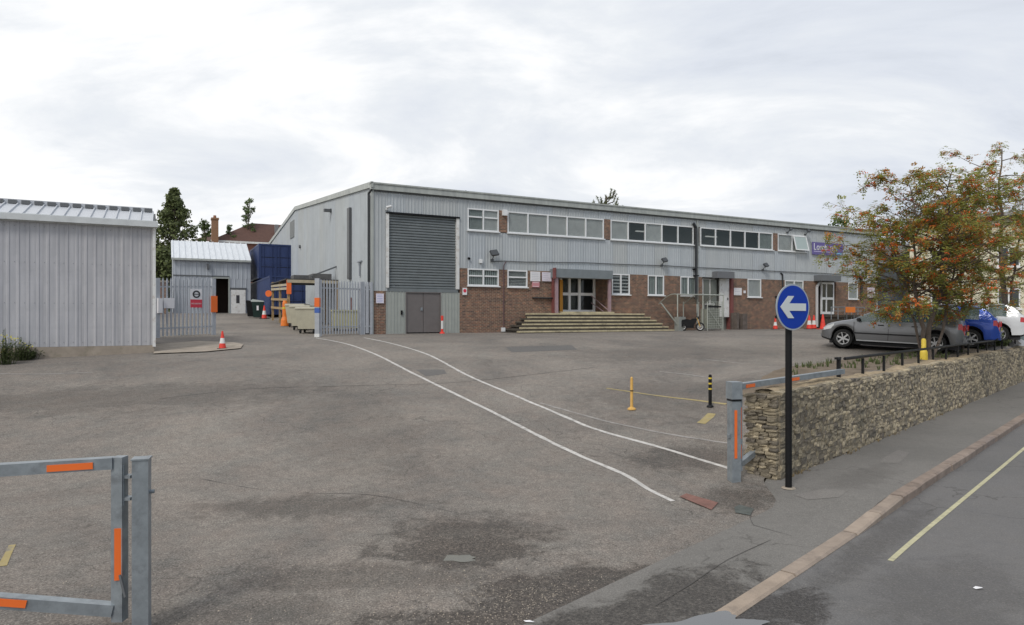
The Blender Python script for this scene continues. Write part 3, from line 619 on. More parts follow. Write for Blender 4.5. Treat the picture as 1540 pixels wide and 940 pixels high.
# entrance: recess with glazed doors, columns, canopy
ra, rb = fa(834), fa(914); RD = 1.2; ZF = 2.83
brick(ra-0.0, ra+0.28, ZF-1.3, 4.9, 0.28, RD)
brick(rb-0.0, rb+0.25, ZF-1.3, 4.9, 0.28, RD+.3)
brick(rb-0.001, fa(915), ZB, ZBR-.002)
MB().box(ra, rb, -0.04, RD+0.5, ZF-0.12, ZF-0.002).build('porch_floor', concrete, B)
MB().box(ra-0.1, rb+0.1, -0.2, RD+0.6, 4.72, 4.80).build('porch_soffit', mat('porch_white', (0.8, 0.8, 0.78), 0.6), B)
ca_ = fa(835, -0.55); cb_ = fa(921, -0.55)
MB().box(ca_, cb_, -0.60, -0.04, 4.62, 5.08).build('canopy_fascia', mat('canopy_grey', (0.20, 0.225, 0.235), 0.5, var=0.1, streak=0.1), B)
MB().box(ca_-.07, ca_-.003, -0.66, -0.4, 4.55, 5.12).build('canopy_end', maroon, B)
for pxc, mm in ((837, mauve), (916.5, mauve)):
    c = fa(pxc, -0.45); MB().box(c-0.07, c+0.07, -0.52, -0.38, 2.72, 4.62).build('porch_column', mm, B)
c = fa(832.5, -0.2); MB().box(c-0.02, c+0.06, -0.25, -0.02, 2.72, 4.62).build('porch_post', maroon, B)
# glazed door set
dx0, dx1 = fa(843, RD), fa(893, RD); dxs = [dx0, fa(856, RD), fa(871, RD), dx1]
fr = MB(); zt_ = fz(870, 415, RD); z_ = ZF
fr.box(dx0-.04, dx1+.04, RD-.04, RD+.06, zt_-.1, zt_)
for i, xx in enumerate(dxs): fr.box(xx-.075, xx+.075, RD-.05, RD+.07, z_, zt_-.1)
fr.box(dx0+.05, dx1-.05, RD-.03, RD+.05, z_, z_+.12); zmid = fz(870, 442.5, RD)
for i in range(3): fr.box(dxs[i]+.075, dxs[i+1]-.075, RD-.035, RD+.055, zmid-.08, zmid+.08)
glz = fr.build('entrance_door', mat('door_white', (.88, .88, .87), .35), B)
for i in range(3):
    for za, zb_ in ((z_+.12, zmid-.06), (zmid+.06, zt_-.1)): MB().box(dxs[i]+.05, dxs[i+1]-.05, RD, RD+.012, za, zb_).build('pane', glass_dark if i == 2 else pane, glz)
MB().box(ra+.30, dx1+.1, RD+0.5, RD+.55, ZF, 4.7).build('lobby_wall', mat('lobby_olive', (0.12, 0.115, 0.075), 0.9, var=.2), B)
MB().box(fa(842, RD-.2), fa(846.5, RD-.2), RD-.2, RD-.15, ZF, 4.6).build('orange_panel', mat('orange_panel', (0.72, 0.33, 0.05), 0.6), B)
MB().box(dx1+.05, rb, RD+.02, RD+.12, ZF, 4.72).build('brick_return', brickm, B)
# handrail inside the porch
hr = MB(); c = fa(912, 0.0)
hr.tube([(c-.4, 0.9, 3.75), (c-.1, -0.25, 2.95)], 0.022).tube([(c-.4, 0.9, 3.35), (c-.2, 0.0, 2.85)], 0.02).build('handrail', mauve, B)
# wide steps: a thing of its own
ST = thing('entrance_steps', 'broad concrete steps with worn yellow edges below the main entrance', 'steps', (C0.x, C0.y, 0), PHI)
nS = 6; top = 2.74; zg = 1.70
for i in range(nS):
    t = (i+0.0)/(nS-1); z1 = top - (top-1.86)*t; z0 = z1 - (top-1.86)/(nS-1) if i < nS-1 else zg-.2
    pL, pR = 800-(800-781)*t, 969+(1014-969)*t; fr_ = -0.75-0.27*i
    if i == 0: y1 = -0.045
    else: y1 = -0.75-0.27*(i-1)+0.002
    x0, x1 = fa(pL, fr_), fa(pR, fr_)
    if i > 0: x0, x1 = min(x0, px0_), max(x1, px1_)
    px0_, px1_ = x0, x1
    st_ = MB().box(x0, x1, fr_, -0.05, zg-.3 if i == nS-1 else z1-0.17, z1-0.075).build('step', stepm, ST)
    MB().box(x0, x1, fr_-0.03, y1, z1-0.075 , z1).build('step_edge', nosing, st_)
    MB().box(x0+.08, x1-.08, fr_+0.02, -0.05, zg-.3, z1-0.17).build('riser', stepm, st_) if i < nS-1 else None
MB().box(ra+.1, rb-.0, -0.62, -0.042, 2.741, ZF).build('threshold', nosing, ST)
# downpipes, cables, small fittings
def pipe(pxs, b, r_, m, name='downpipe', parent=B):
    MB().tube([(fa(px, b), b, z) for px, z in pxs], r_, 8).build(name, m, parent)
MB().tube([(-0.13, 0.15, 1.8), (-0.13, 0.15, ZTOP-0.45), (-0.05, -0.1, ZTOP-.3)], 0.055).build('downpipe', darkpipe, B)
p47 = fa(1047, -0.12)
MB().tube([(p47, -0.12, 3.6), (p47, -0.12, 7.9), (p47-.22, -0.12, 8.15)], 0.085, 10).build('downpipe', darkpipe, B)
MB().box(p47-.2, p47-.1, -0.22, -0.02, 5.35, 5.45).box(p47-.16, p47+.16, -0.20, 0, 5.0, 5.06).build('pipe_bracket', black, B)
MB().tube([(fa(1228.5,-.1), -0.1, 1.9), (fa(1228.5,-.1), -0.1, 4.6), (fa(1233,-.1), -0.1, 4.9)], 0.09).build('downpipe', mat('pale_pipe', (.5, .5, .5), .5), B)
MB().tube([(fa(1296,-.1), -0.1, 3.75), (fa(1296,-.1), -0.1, 5.2), (fa(1292,-.1), -0.1, 5.45), (fa(1287,-.1), -0.1, 5.5)], 0.09, 8).build('downpipe', darkpipe, B)
MB().tube([(fa(1177,-.06), -0.06, 4.5), (fa(1177,-.06), -0.06, 5.3), (fa(1174.5,-.06), -0.06, 5.42)], 0.05, 8).build('downpipe', darkpipe, B)
cab = [(739, 393), (760, 392.5), (790, 394), (832, 394.5), (880, 395), (935, 397.5), (1000, 399.5), (1046, 402), (1100, 404.5), (1180, 408.5), (1240, 411), (1290, 415)]
MB().tube([(fa(px, -.05), -0.05, fz(px, py, -.05)) for px, py in cab], 0.022, 6).build('cable', greydark, B)
MB().tube([(fa(761,-.05), -0.05, 5.37), (fa(758,-.05), -0.05, 5.2), (fa(757.5,-.05), -0.05, 4.97), (fa(757.5,-.05), -0.05, 1.9)], 0.025, 6).build('cable', mat('maroon_conduit', (0.12, 0.07, 0.075), .6), B)
def flood(px, py, b=-0.05, s_=1.0, name='floodlight'):
    a, z = fa(px, b), fz(px, py, b); o = MB()
    M_ = Matrix.Translation((a, -0.32, z)) @ Matrix.Rotation(math.radians(-35), 4, 'X') @ Matrix.Rotation(math.radians(-12), 4, 'Y')
    o.box(-0.17*s_, 0.17*s_, -0.06, 0.06, -0.13*s_, 0.13*s_, M=M_).cyl((a, -0.02, z-.28*s_), (a, -.3, z-.1*s_), 0.02).box(a-.07, a+.07, -.1, -.02, z-.36*s_, z-.24*s_)
    o.build(name, mat('lamp_housing', (0.07, 0.075, 0.08), 0.5), B)
flood(740, 381, s_=1.2); flood(995, 391.5); flood(1147, 399); flood(1184, 345.5, s_=.6); flood(1211, 348, s_=.7)
def camn(px, py, b=0, lx=1):
    a, z = fa(px), fz(px, py)
    MB().box(a-.05, a+.05, -.06, -.0, z-.1, z-.02).cyl((a, -.05, z-.06), (a+.05, -.2, z+.02), .02).cyl((a-.02, -.12, z+.02), (a+.16, -.36, z+.06), .055).build('security_camera', white, B)
camn(581, 313)
MB().box(fa(720.5), fa(724), -0.14, 0.0, 5.25, 5.44).build('alarm_box', white, B)
MB().box(fa(754.5), fa(761), -0.18, -0.03, 7.72, 8.02).build('alarm_box', white, B)
MB().cyl((fa(704.5), -.02, 5.47), (fa(704.5), -.12, 5.44), .06).build('wall_vent', black, B)
MB().box(fa(757,-.05)-.12, fa(757,-.05)+.08, -.12, -.02, 1.8, 2.0).build('junction_box', white, B)
MB().box(fa(800), fa(832), -0.16, -0.02, 3.52, 3.58).build('wall_ledge', darkpipe, B)
MB().cyl((fa(736), 3, 9.0), (fa(736), 3, 9.45), .05).build('roof_flue', greydark, B)
# side door recess by the shelter
sa, sb = fa(1056), fa(1103)
MB().box(sa, sb, 0.35, 0.45, ZB, ZBR).build('recess_wall', mat('recess_grey', (.22, .22, .2), .8, var=.2), B)
MB().box(fa(1056), fa(1079), .20, .24, 3.3, 4.9).build('recess_window', white_rust, B)
MB().box(fa(1058, .2), fa(1066, .2), .16, .19, 3.4, 4.85).box(fa(1068.5, .2), fa(1077, .2), .16, .19, 3.4, 4.85).build('pane', mat('dull_pane', (.14, .15, .13), .2), B)
dd = MB().box(fa(1083), fa(1097), .02, .1, 2.55, 4.95).build('side_door', white_rust, B); MB().box(fa(1094), fa(1095), -.03, .02, 3.6, 3.75).build('handle', greydark, dd)
MB().box(fa(1098), fa(1101), -.12, .3, 1.7, 4.97).build('door_post', maroon, B)
MB().box(fa(1078,-.4), fa(1103,-.4), -.5, -.03, 4.92, 5.32).build('shutter_box', mat('shutter_box_grey', (.16, .165, .175), .5, var=.1), B)
MB().box(fa(1106), fa(1113), -.6, -.02, 1.6, 2.75).box(fa(1098), fa(1101.5), -.55, -.02, 1.6, 2.8).build('low_pier', mat('low_pier_brown', (.14, .115, .10), .9, var=.3, vscale=6), B)
# second entrance
ea, eb = fa(1229.5), fa(1257)
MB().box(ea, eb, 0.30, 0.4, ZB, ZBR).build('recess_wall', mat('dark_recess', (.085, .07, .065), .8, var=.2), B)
MB().box(fa(1233,-.5), fa(1262,-.5), -.65, -.02, 4.98, 5.36).build('canopy', mat('canopy_slate', (.15, .16, .17), .5, var=.1), B)
d1, d2 = fa(1235.5), fa(1254.5); dmid = d1+(d2-d1)*.4
f2 = MB().box(d1, d1+.09, .0, .1, 2.75, 4.93).box(d2-.09, d2, .0, .1, 2.75, 4.93).box(d1+.09, d2-.09, .0, .1, 4.80, 4.93).box(d1+.09, d2-.09, 0, .1, 2.75, 2.92).box(dmid-.05, dmid+.05, .005, .095, 2.92, 4.8).box(d1+.09, d2-.09, -.004, .09, 3.74, 3.90)
f2o = f2.build('glazed_door', white, B)
for x0, x1 in ((d1+.09, dmid-.05), (dmid+.05, d2-.09)):
    for z0, z1 in ((2.92, 3.74), (3.90, 4.8)): MB().box(x0, x1, .04, .05, z0, z1).build('pane', glass_dark, f2o)
MB().box(d1-.1, fa(1292,-1.6), -1.7, -.02, 2.55, 2.70).box(d1, fa(1290,-1.6), -1.6, -.1, ZB, 2.55).build('ramp_platform', stepm, B)
rl_ = MB(); x0, x1 = fa(1250,-1.6), fa(1300,-1.6)
rl_.tube([(x0, -1.6, 3.2), (x1, -1.6, 3.2)], .03).tube([(x0, -1.6, 2.95), (x1, -1.6, 2.95)], .025)
for i in range(6): xx = x0+(x1-x0)*i/5; rl_.tube([(xx, -1.6, 2.4), (xx, -1.6, 3.2)], .025)
rl_.build('ramp_railing', galv, B)
# gable wall fittings
def side(px): k = (px-PX0)/F; return (k*C0.y - C0.x)/(-UY - k*UX)      # distance back along the gable wall
def sz(px, py): b = side(px); return CAMZ+(HZ-py)/F*(C0.y+UX*b)
yb = side(528); MB().box(-.16, -.04, yb-.22, yb+.22, sz(528, 420), sz(528, 313)).build('louvre_strip', greydark, B)
yb = side(440.5); MB().box(-.07, -.035, yb-.9, yb+.9, sz(440, 358), sz(440, 333)).build('gable_vent', mat('vent_grey', (.17, .18, .18), .6), B)
yb = side(499); MB().box(-.45, -.1, yb-.12, yb+.12, sz(499, 319), sz(499, 315)).box(-.1, -.02, yb-.05, yb+.05, sz(499, 320), sz(499, 314)).build('wall_lamp', greydark, B)
yb = side(543); MB().box(-.12, -.04, yb-.35, yb+.35, sz(543, 394.5), sz(543, 392.5)).box(-.1, -.03, yb-.04, yb+.04, sz(543, 415), sz(543, 394.6)).build('wall_bracket', mat('bracket_grey', (.25, .27, .3), .5), B)
yb = side(453); MB().cyl((-.05, yb, sz(453, 371)), (-.15, yb, sz(453, 371)), .12).build('wall_vent', greydark, B)
# ---------------------------------------------------------------- signs on the wall (things of their own)
def text_mesh(txt, size, m, parent, loc, rot, name='lettering', align='CENTER', ext=0.004, font_scale=(1, 1)):
    cu = bpy.data.curves.new(name, 'FONT'); cu.body = txt; cu.size = size; cu.extrude = ext; cu.align_x = align; cu.align_y = 'CENTER'; cu.resolution_u = 3
    tmp = bpy.data.objects.new('tmp', cu); COL.objects.link(tmp)
    me = bpy.data.meshes.new_from_object(tmp.evaluated_get(bpy.context.evaluated_depsgraph_get())); bpy.data.objects.remove(tmp)
    me.materials.clear(); me.materials.append(m); o = link(name, me, parent, loc, 0); o.rotation_euler = rot; o.scale = (font_scale[0], font_scale[1], 1); return o
UP = (math.radians(90), 0, 0)
pur = mat('sign_purple', (0.14, 0.115, 0.32), 0.4, var=.05); wht = mat('letter_white', (.8, .8, .82), .4); pnk = mat('letter_pink', (.7, .12, .16), .4); sky_b = mat('letter_blue', (.22, .5, .75), .4)
def board(px0, px1, py0, py1, m, label, cat='sign', b=-0.05, name='wall_sign', dep=0.03, group=None):
    a0, a1 = fa(px0, b), fa(px1, b); pm = (px0+px1)/2; z1, z0 = fz(pm, py0, b), fz(pm, py1, b)
    t = thing(name, label, cat, W((a0+a1)/2, b-dep, (z0+z1)/2), PHI, group); hw, hh = (a1-a0)/2, (z1-z0)/2
    MB().box(-hw, hw, 0, dep, -hh, hh).build('board', m, t); return t, hw, hh
t, hw, hh = board(1221, 1267, 365.5, 384, pur, 'purple company name board high on the cladding beside the open window', name='company_sign', b=-.08)
adv = -hw*.90
for tx, mm in (('L', wht), ('ove', wht), ('h', wht), ('o', pnk), ('n', wht), ('ey', sky_b)):
    o = text_mesh(tx, 0.56, mm, t, (0, 0, 0), UP, ext=.006, align='LEFT', font_scale=(1.0, 1.15)); xsv = [v.co.x for v in o.data.vertices]; o.location = (adv-min(xsv), -.012, hh*.22); adv += max(xsv)-min(xsv)+.045
MB().box(-hw*.9, hw*.45, -.008, 0, -hh*.55, -hh*.42).build('tagline_rule', mat('tagline', (.5, .45, .7), .4), t)
MB().box(hw*.55, hw*.95, -.008, 0, -hh*.75, -hh*.5).build('corner_badge', sky_b, t)
def lines(t, hw, hh, n, m=signblk, z0=.7, z1=-.7, nm='printed_lines', th=.02):
    mb = MB(); r_ = random.Random(n)
    for i in range(n):
        z = hh*(z0+(z1-z0)*i/max(1, n-1)); mb.box(-hw*.8, hw*(.2+.6*r_.random()), -.004, 0, z-th/2, z+th/2)
    mb.build(nm, m, t)
t, hw, hh = board(797.5, 812, 408.5, 423, signw, 'square white notice between brick window and porch, above a red notice', group=None); lines(t, hw, hh, 5, mat('pale_ink', (.5, .5, .55), .5))
t, hw, hh = board(815, 829, 409.5, 423, signp, 'white notice board right beside the maroon porch post'); lines(t, hw, hh, 4, mat('pale_ink', (.5, .5, .55), .5))
t, hw, hh = board(800, 811, 423.8, 432, mat('faded_red', (.55, .25, .27), .5), 'small faded red notice under the square white one')
lines(t, hw, hh, 2, signw)
t, hw, hh = board(695.5, 702, 433, 443.5, signw, 'tiny white and red notice on the brick beside the roller shutter'); MB().cyl((0, -.004, .03), (0, 0, .03), .09, n=14).build('red_symbol', signred, t)
t, hw, hh = board(565.5, 577, 441.5, 456, signp, 'white notice on the brick pier left of the roller shutter'); lines(t, hw, hh, 5, mat('blue_ink', (.3, .35, .6), .5))
t, hw, hh = board(1103.5, 1115, 433, 444, signw, 'white notice on brick right of the side door'); lines(t, hw, hh, 3, mat('pale_ink', (.5, .5, .55), .5))
t, hw, hh = board(1118, 1121, 437, 441, signw, 'small white box beside the narrow brick window', cat='box', name='wall_box')
t, hw, hh = board(1304.5, 1315.5, 432.5, 448, signp, 'lilac white notice near the far end of the brick wall'); lines(t, hw, hh, 3, signred)
# ---------------------------------------------------------------- left shed
def shed_frame(px, d, z): p = at(px, d); return Vector((p.x, p.y, z))
p = shed_frame(230.5, 22, 0)
SH = thing('storage_shed', 'grey corrugated storage shed with pale metal roof on a concrete plinth at left', 'shed', p, PHI)
LS = 13.0; ZP = 1.60; ZE = 5.50
clad_sheets(-LS, 0, ZP, ZE-.05, clad2, SH, pitch=0.25)
clad_sheets(-LS, 0, ZP, ZE-.05, clad2, SH, pitch=0.25, y=-3.4)if False else None
MB().box(-LS, -0.02, 0.05, 0.12, ZP, ZE-.1).box(-0.05, 0, 0.06, 3.4, ZP, ZE).box(-LS, 0, 3.3, 3.4, ZP, ZE).box(-LS, -LS+.05, .1, 3.4, ZP, ZE).build('wall', clad2, SH)
MB().box(-.02, .07, -.07, .1, ZP-.05, ZE-.02).build('corner_trim', white_rust, SH)
MB().box(-LS, .03, -.02, 3.4, 0.7, ZP-.004).build('plinth', concrete, SH)
MB().box(-LS-.1, .14, -.22, -.06, ZE-.03, ZE+.15).build('gutter', mat('gutter_white', (.58, .6, .6), .4, var=.1), SH)
MB().box(-LS-.05, .1, -.06, 0.02, ZE-.06, ZE+.19).build('eaves_trim', mat('gutter_white', (.5, .5, .5)), SH)
sl = .325; npan = int(LS/.345); RPM = None
mb = MB()
for i in range(int(LS/.25)):
    for z in (ZP+.12, ZP+1.35, ZP+2.6, ZE-.2): mb.box(-LS+i*.25+.03, -LS+i*.25+.045, -.012, .0, z, z+.015)
mb.build('fixing_screws', greydark, SH, kind='stuff')
pm_ = MB(); w_ = LS/npan; ln_ = 1.75
pts = [(0, 0), (w_-.05, 0), (w_-.04, .05), (w_-.01, .05), (w_, 0)]
vs = [];
for x, h in pts: vs += [(x, -.12, h + ZE+.15-.12*sl), (x, ln_, h + ZE+.15+ln_*sl)]
pm_.add(vs, [(2*i, 2*i+2, 2*i+3, 2*i+1) for i in range(len(pts)-1)]); pmesh = pm_.mesh('roof_panel', roofm)
for i in range(npan): link('roof_panel', pmesh, SH, (-LS+i*w_, 0, 0))
MB().prism([(ln_, ZE+.1+ln_*sl), (2*ln_+.1, ZE+.1), (2*ln_+.1, ZE+.02), (-.1, ZE+.02), (-.1, ZE+.06)], -LS, .05, ax='x').build('roof_core', greydark, SH)
mb = MB()
for i in range(npan): mb.box(-LS+i*w_+.06, -LS+(i+1)*w_-.06, ln_-.10, ln_-.06, ZE+.16+ln_*sl-.02, ZE+.16+ln_*sl+.10)
mb.build('ridge_vent', mat('ridge_dark', (.12, .125, .13), .5), SH)
MB().box(-LS, -0.05, ln_-.05, ln_+.25, ZE+.16+ln_*sl-.05, ZE+.16+ln_*sl+.13).build('ridge_cap', roofm, SH)
# concrete apron beside it
ap = gpl((231,519),(300,514),(352,516),(366,519),(362,525),(310,530),(231,533)); patch('concrete_apron', ap, concrete, zoff=0.035, label='pale worn concrete apron beside the shed')
# ---------------------------------------------------------------- back shed with doorway
p = at(381, 50.4); BS = thing('rear_shed', 'small grey shed with white metal roof at the top of the lane', 'shed', (p.x, p.y, 0), PHI)
wS = 5.75; ze = 6.78
def sa_(px, b=0):                                     # along rear shed front
    k = (px-PX0)/F; ox, oy = p.x-UY*b, p.y+UX*b; return (k*oy-ox)/(UX-k*UY)
def szr(px, py, b=0): a = sa_(px, b); return CAMZ+(HZ-py)/F*(p.y+UX*b+UY*a)
xd0, xd1 = sa_(321.5), sa_(343.5); zd = szr(332, 419)
xl = sa_(260)
clad_sheets(xl, xd0, 2.2, zd, shed3, BS, pitch=.3); clad_sheets(xd1, sa_(377), 2.2, zd, shed3, BS, pitch=.3); clad_sheets(xl, sa_(377), zd+.0, ze, shed3, BS, pitch=.3)
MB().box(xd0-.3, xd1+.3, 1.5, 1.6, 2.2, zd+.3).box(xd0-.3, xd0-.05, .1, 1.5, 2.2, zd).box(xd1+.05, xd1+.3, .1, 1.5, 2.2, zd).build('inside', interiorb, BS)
MB().box(xd0-.09, xd0, -.06, .1, 2.3, zd+.1).box(xd1, xd1+.09, -.06, .1, 2.3, zd+.1).box(xd0, xd1, -.06, .1, zd, zd+.1).build('door_frame', panelm, BS)
wd_ = MB().box(sa_(347.5), sa_(369), -.12, -.04, szr(358, 474), szr(358, 436)).build('white_door', white_rust, BS); MB().box(sa_(355), sa_(360), -.13, -.12, szr(358, 456), szr(358, 444)).build('door_notice', signblk, wd_)
MB().box(sa_(346), sa_(370.5), -.10, -.03, szr(358, 435.5), szr(358, 433)).build('door_canopy', greydark, BS)
MB().box(xl, sa_(345), -.05, -.035, szr(300, 415.5), szr(300, 414)).build('flashing', greydark, BS)
MB().prism([(-.2, ze), (3.3, ze+1.62), (3.3, ze+1.54), (-.2, ze-.08)], xl-.1, sa_(377), ax='x').build('roof', mat('white_roof', (.62, .65, .68), .45, var=.1, vscale=2, stretch=(4, .6, 1)), BS)
for i in range(14): pass
mb = MB(); nr = 13
for i in range(nr+1):
    x = xl+(sa_(377)-xl)*i/nr; mb.bar((x, -.2, ze+.03), (x, 3.3, ze+1.65), .05, .05)
mb.build('roof_ribs', mat('white_roof', (1, 1, 1)), BS)
MB().box(xl-.1, sa_(377), -.3, -.2, ze-.12, ze+.02).build('gutter', fascia, BS)
MB().prism([(0.05, ze-.1), (3.3, ze+1.5), (6.4, ze-.1), (6.4, 2.2), (0.05, 2.2)], xl, xl+.1, ax='x').prism([(3.3, ze+1.54), (6.5, ze), (6.5, ze-.1), (3.3, ze+1.44)], xl, sa_(377), ax='x').build('end_wall', shed3, BS)
MB().box(sa_(311), sa_(314.5), -.3, -.05, szr(312, 405), szr(312, 397)).build('wall_lamp', greydark, BS)
# ---------------------------------------------------------------- shipping containers
def container(name, loc, length, label, h=2.59, wdt=2.44):
    t = thing(name, label, 'container', loc, PHI, 'stacked blue shipping containers'); e = .12
    f = MB()
    for x in (0, wdt-e):
        for y in (0, length-e): f.box(x, x+e, y, y+e, 0, h)
    for z in (0, h-e): f.box(e, wdt-e, .005, e-.005, z+.002, z+e-.002).box(e, wdt-e, length-e, length-.005, z+.002, z+e-.002).box(.005, e-.005, e, length-e, z+.002, z+e-.002).box(wdt-e+.005, wdt-.005, e, length-e, z+.002, z+e-.002)
    f.build('frame', blue_cont, t)
    for x, sg in ((.02, 1), (wdt-.02, -1)):
        pts = []; y = e
        while y < length-e: pts += [(x, y), (x, y+.07), (x+sg*.036, y+.11), (x+sg*.036, y+.18), (x, y+.22)]; y += .28
        vs = []
        for a, b in pts:
            if b < length-e+.1: vs += [(a, b, e), (a, b, h-e)]
        MB().add(vs, [(2*i, 2*i+2, 2*i+3, 2*i+1) for i in range(len(vs)//2-1)]).build('side_panel', blue_cont, t)
    MB().box(.03, wdt-.03, .03, length-.03, h-.06, h-.03).box(.05, wdt-.05, length-.06, length-.03, e, h-e).build('roof', blue_cont, t)
    for x0 in (e+.005, wdt/2+.005):
        x1 = x0+wdt/2-e-.01
        d_ = MB().box(x0, x1, .04, .08, e+.01, h-e-.01)
        for z in (h*.36, h*.64): d_.box(x0+.03, x1-.03, .02, .04, z-.04, z+.04)
        d_.box(x0+.0, x0+.06, .0, .04, e+.01, h-e-.01).box(x1-.06, x1, .0, .04, e+.01, h-e-.01)
        do = d_.build('door', blue_cont, t)
        MB().box(x0+.07, x1-.07, .036, .0395, h*.36-.09, h*.36-.045).box(x0+.07, x1-.07, .036, .0395, h*.64-.09, h*.64-.045).box(x0-.012, x0-.001, .03, .06, e, h-e).build('groove_shade_gasket', rubber, do)  # dark boxes below the rails stand in for shaded grooves; upright strip is gasket
        for xx in (x0+.25, x1-.25): MB().cyl((xx, .0, e), (xx, .0, h-e), .018, n=6).box(xx-.03, xx+.2, -.02, .0, h*.4, h*.4+.04).build('locking_bar', blue_cont, do)
c0 = at(389, 49.7)
container('shipping_container', (c0.x, c0.y, 5.45), 6.06, 'blue shipping container stacked on top of the other, doors facing the yard')
t5 = 5.9; container('shipping_container', (c0.x+UY*t5, c0.y-UX*t5, 2.72), 12.19, 'long blue shipping container at ground level beneath the upper one', h=2.60)
# ---------------------------------------------------------------- palisade gates
pale = MB()
pale.add([(-.045, 0, 0), (0, -.022, 0), (.045, 0, 0), (-.045, 0, 2.25), (0, -.022, 2.25), (.045, 0, 2.25), (-.012, 0, 2.4), (0, -.01, 2.33), (.012, 0, 2.4)], [(0,1,4,3), (1,2,5,4), (3,4,7,6), (4,5,8,7)])
pale_me = pale.mesh('pale', palis)
def palisade(name, p0, p1, label, hgt=2.4, posts=(1, 1), zoff=.05, cat='gate', refl=None, step=.168):
    p0 = Vector(p0); p1 = Vector(p1); ln = (p1.xy-p0.xy).length; ang = math.atan2(p1.y-p0.y, p1.x-p0.x)
    t = thing(name, label, cat, p0, ang); dz = (p1.z-p0.z)/ln
    n = int(ln/step)
    for i in range(n): x = .12+(ln-.24)*(i+.5)/n; link('pale', pale_me, t, (x, -.03, zoff+dz*x), scale=(1, 1, hgt/2.4))
    for z in (.32, hgt-.38): MB().bar((0, 0, z+zoff), (ln, 0, z+zoff+dz*ln), .045, .06).build('rail', palis, t)
    for x, on in ((0, posts[0]), (ln, posts[1])):
        if on: MB().box(x-.08*on, x+.08*on, -.06, .06, -.1+dz*x, hgt+.02+dz*x).build('post', palis, t)
    return t, ln, dz
a = gp(237, 508); b = gp(321, 503.5)
t, ln, dz = palisade('palisade_gate', (a.x, a.y, a.z), (b.x, b.y, b.z), 'grey palisade gate leaf with red and white sign, beside the left shed')
MB().box(ln-.14, ln+.12, -.12, -.062, 1.05, 1.75).build('reflector', orange, t)
MB().box(-.05, .12, -.2, -.06, 1.0, 1.6).box(.2, .62, -.1, -.07, 1.2, 1.62).build('notice', signw, t)
kx = (290-237)/(321-237)*ln; tt = Vector((a.x, a.y, 0)); SG = thing('prohibition_sign', 'white and red prohibition sign hung on the left palisade gate', 'sign', (a.x+(b.x-a.x)*.70, a.y+(b.y-a.y)*.70-.09, a.z+(b.z-a.z)*.7+1.55), math.atan2(b.y-a.y, b.x-a.x))
MB().box(-.24, .24, 0, .02, -.02, .42).build('board', signw, SG); MB().box(-.24, .24, -.001, .021, -.36, -.022).build('red_board', signred, SG)
MB().lathe([(.10, -.01), (.10, 0), (.16, 0), (.16, -.01), (.10, -.01)], 18, (0, -.002, .2), 'y').box(-.13, .13, -.012, -.004, .185, .215).build('symbol', signblk, SG)
text_mesh('NO ENTRY', .085, signw, SG, (0, -.008, -.2), UP, ext=.002)
a = gp(481, 505); b = at(543, 30.6); bz = G(b.x, b.y)
t, ln, dz = palisade('palisade_gate', a, (b.x, b.y, bz), 'grey palisade gate leaf standing in front of the factory corner')
a2 = at(546, 30.7); b2 = at(558, 30.9); palisade('palisade_fence', (a2.x, a2.y, G(a2.x, a2.y)), (b2.x, b2.y, G(b2.x, b2.y)), 'short palisade fence bay between gate leaf and factory wall', cat='fence', posts=(1, .7))
gpst = gp(477.5, 507); GPO = thing('gate_post', 'pale square gate post with orange and blue bands at the palisade gate', 'post', gpst)
MB().box(-.09, .09, -.09, .09, -.1, 2.42).build('post', palis, GPO); MB().box(-.1, .1, -.1, .1, 1.25, 1.62).build('orange_band', orange, GPO); MB().box(-.098, .098, -.098, .098, 1.0, 1.2).build('blue_band', mat('band_blue', (.06, .13, .4), .5), GPO); MB().box(-.1, .1, -.1, .1, 0, .14).build('white_band', whitecone, GPO)
# ---------------------------------------------------------------- timber bay, bins and cones in the lane
f0 = gp(434, 490); f1 = at(412, 41); z1_ = G(f1.x, f1.y); rx_ = math.atan2(UY, UX)
RK = thing('timber_bay', 'open timber rack with a flat roof and orange post in front of the containers', 'shelter', (f0.x, f0.y, 0), PHI)
L2 = (Vector((f1.x, f1.y))-Vector((f0.x, f0.y))).length; zf = f0.z; W2 = 2.6; ht = 2.35
for y in (0, L2*.5, L2):
    zz = zf+(z1_-zf)*y/L2; MB().box(-.06, .06, y-.06, y+.06, zz-.2, zz+ht).build('post', wood, RK)
    MB().box(W2-.06, W2+.06, y-.06, y+.06, zz-.2, zz+ht).build('post', wood, RK)
for h in (.9, 1.4, 2.0, 2.2): MB().bar((-.08, -.1, zf+h), (-.08, L2+.1, z1_+h-.1), .03, .13).build('board', woodp if h > 1.5 else wood, RK)
MB().bar((-.1, -.12, zf+ht+.04), (W2+.1, -.12, zf+ht+.04), .06, .16).build('front_beam', woodp, RK)
MB().box(-.15, W2+.15, -.1, L2+.1, zf+ht+.13, zf+ht+.18).build('roof_sheet', mat('felt_dark', (.06, .06, .062), .9), RK)
MB().box(.3, 1.1, .2, 1.2, zf+ht+.18, zf+ht+.4).box(1.3, 2.3, .1, 1.4, zf+ht+.18, zf+ht+.5).build('stored_boards', mat('stored_grey', (.12, .12, .12), .9, var=.3), RK)
MB().bar((1.2, 0.2, zf+ht+.35), (2.9, .5, zf+ht+1.05), .1, .08).build('conveyor_arm', mat('arm_grey', (.14, .15, .16), .6), RK)
MB().box(-.12, .12, -.14, -.065, zf+1.7, zf+2.45).build('orange_marker', orange, RK)
OD = thing('orange_post_base', 'orange plastic post sleeve standing against the timber bay', 'bollard', (f0.x-.1, f0.y-.28, f0.z)); MB().lathe([(.0, 0), (.22, 0), (.2, .3), (.13, .5), (.13, 1.2), (.09, 1.35), (0, 1.35)], 14).build('sleeve', orangep, OD)
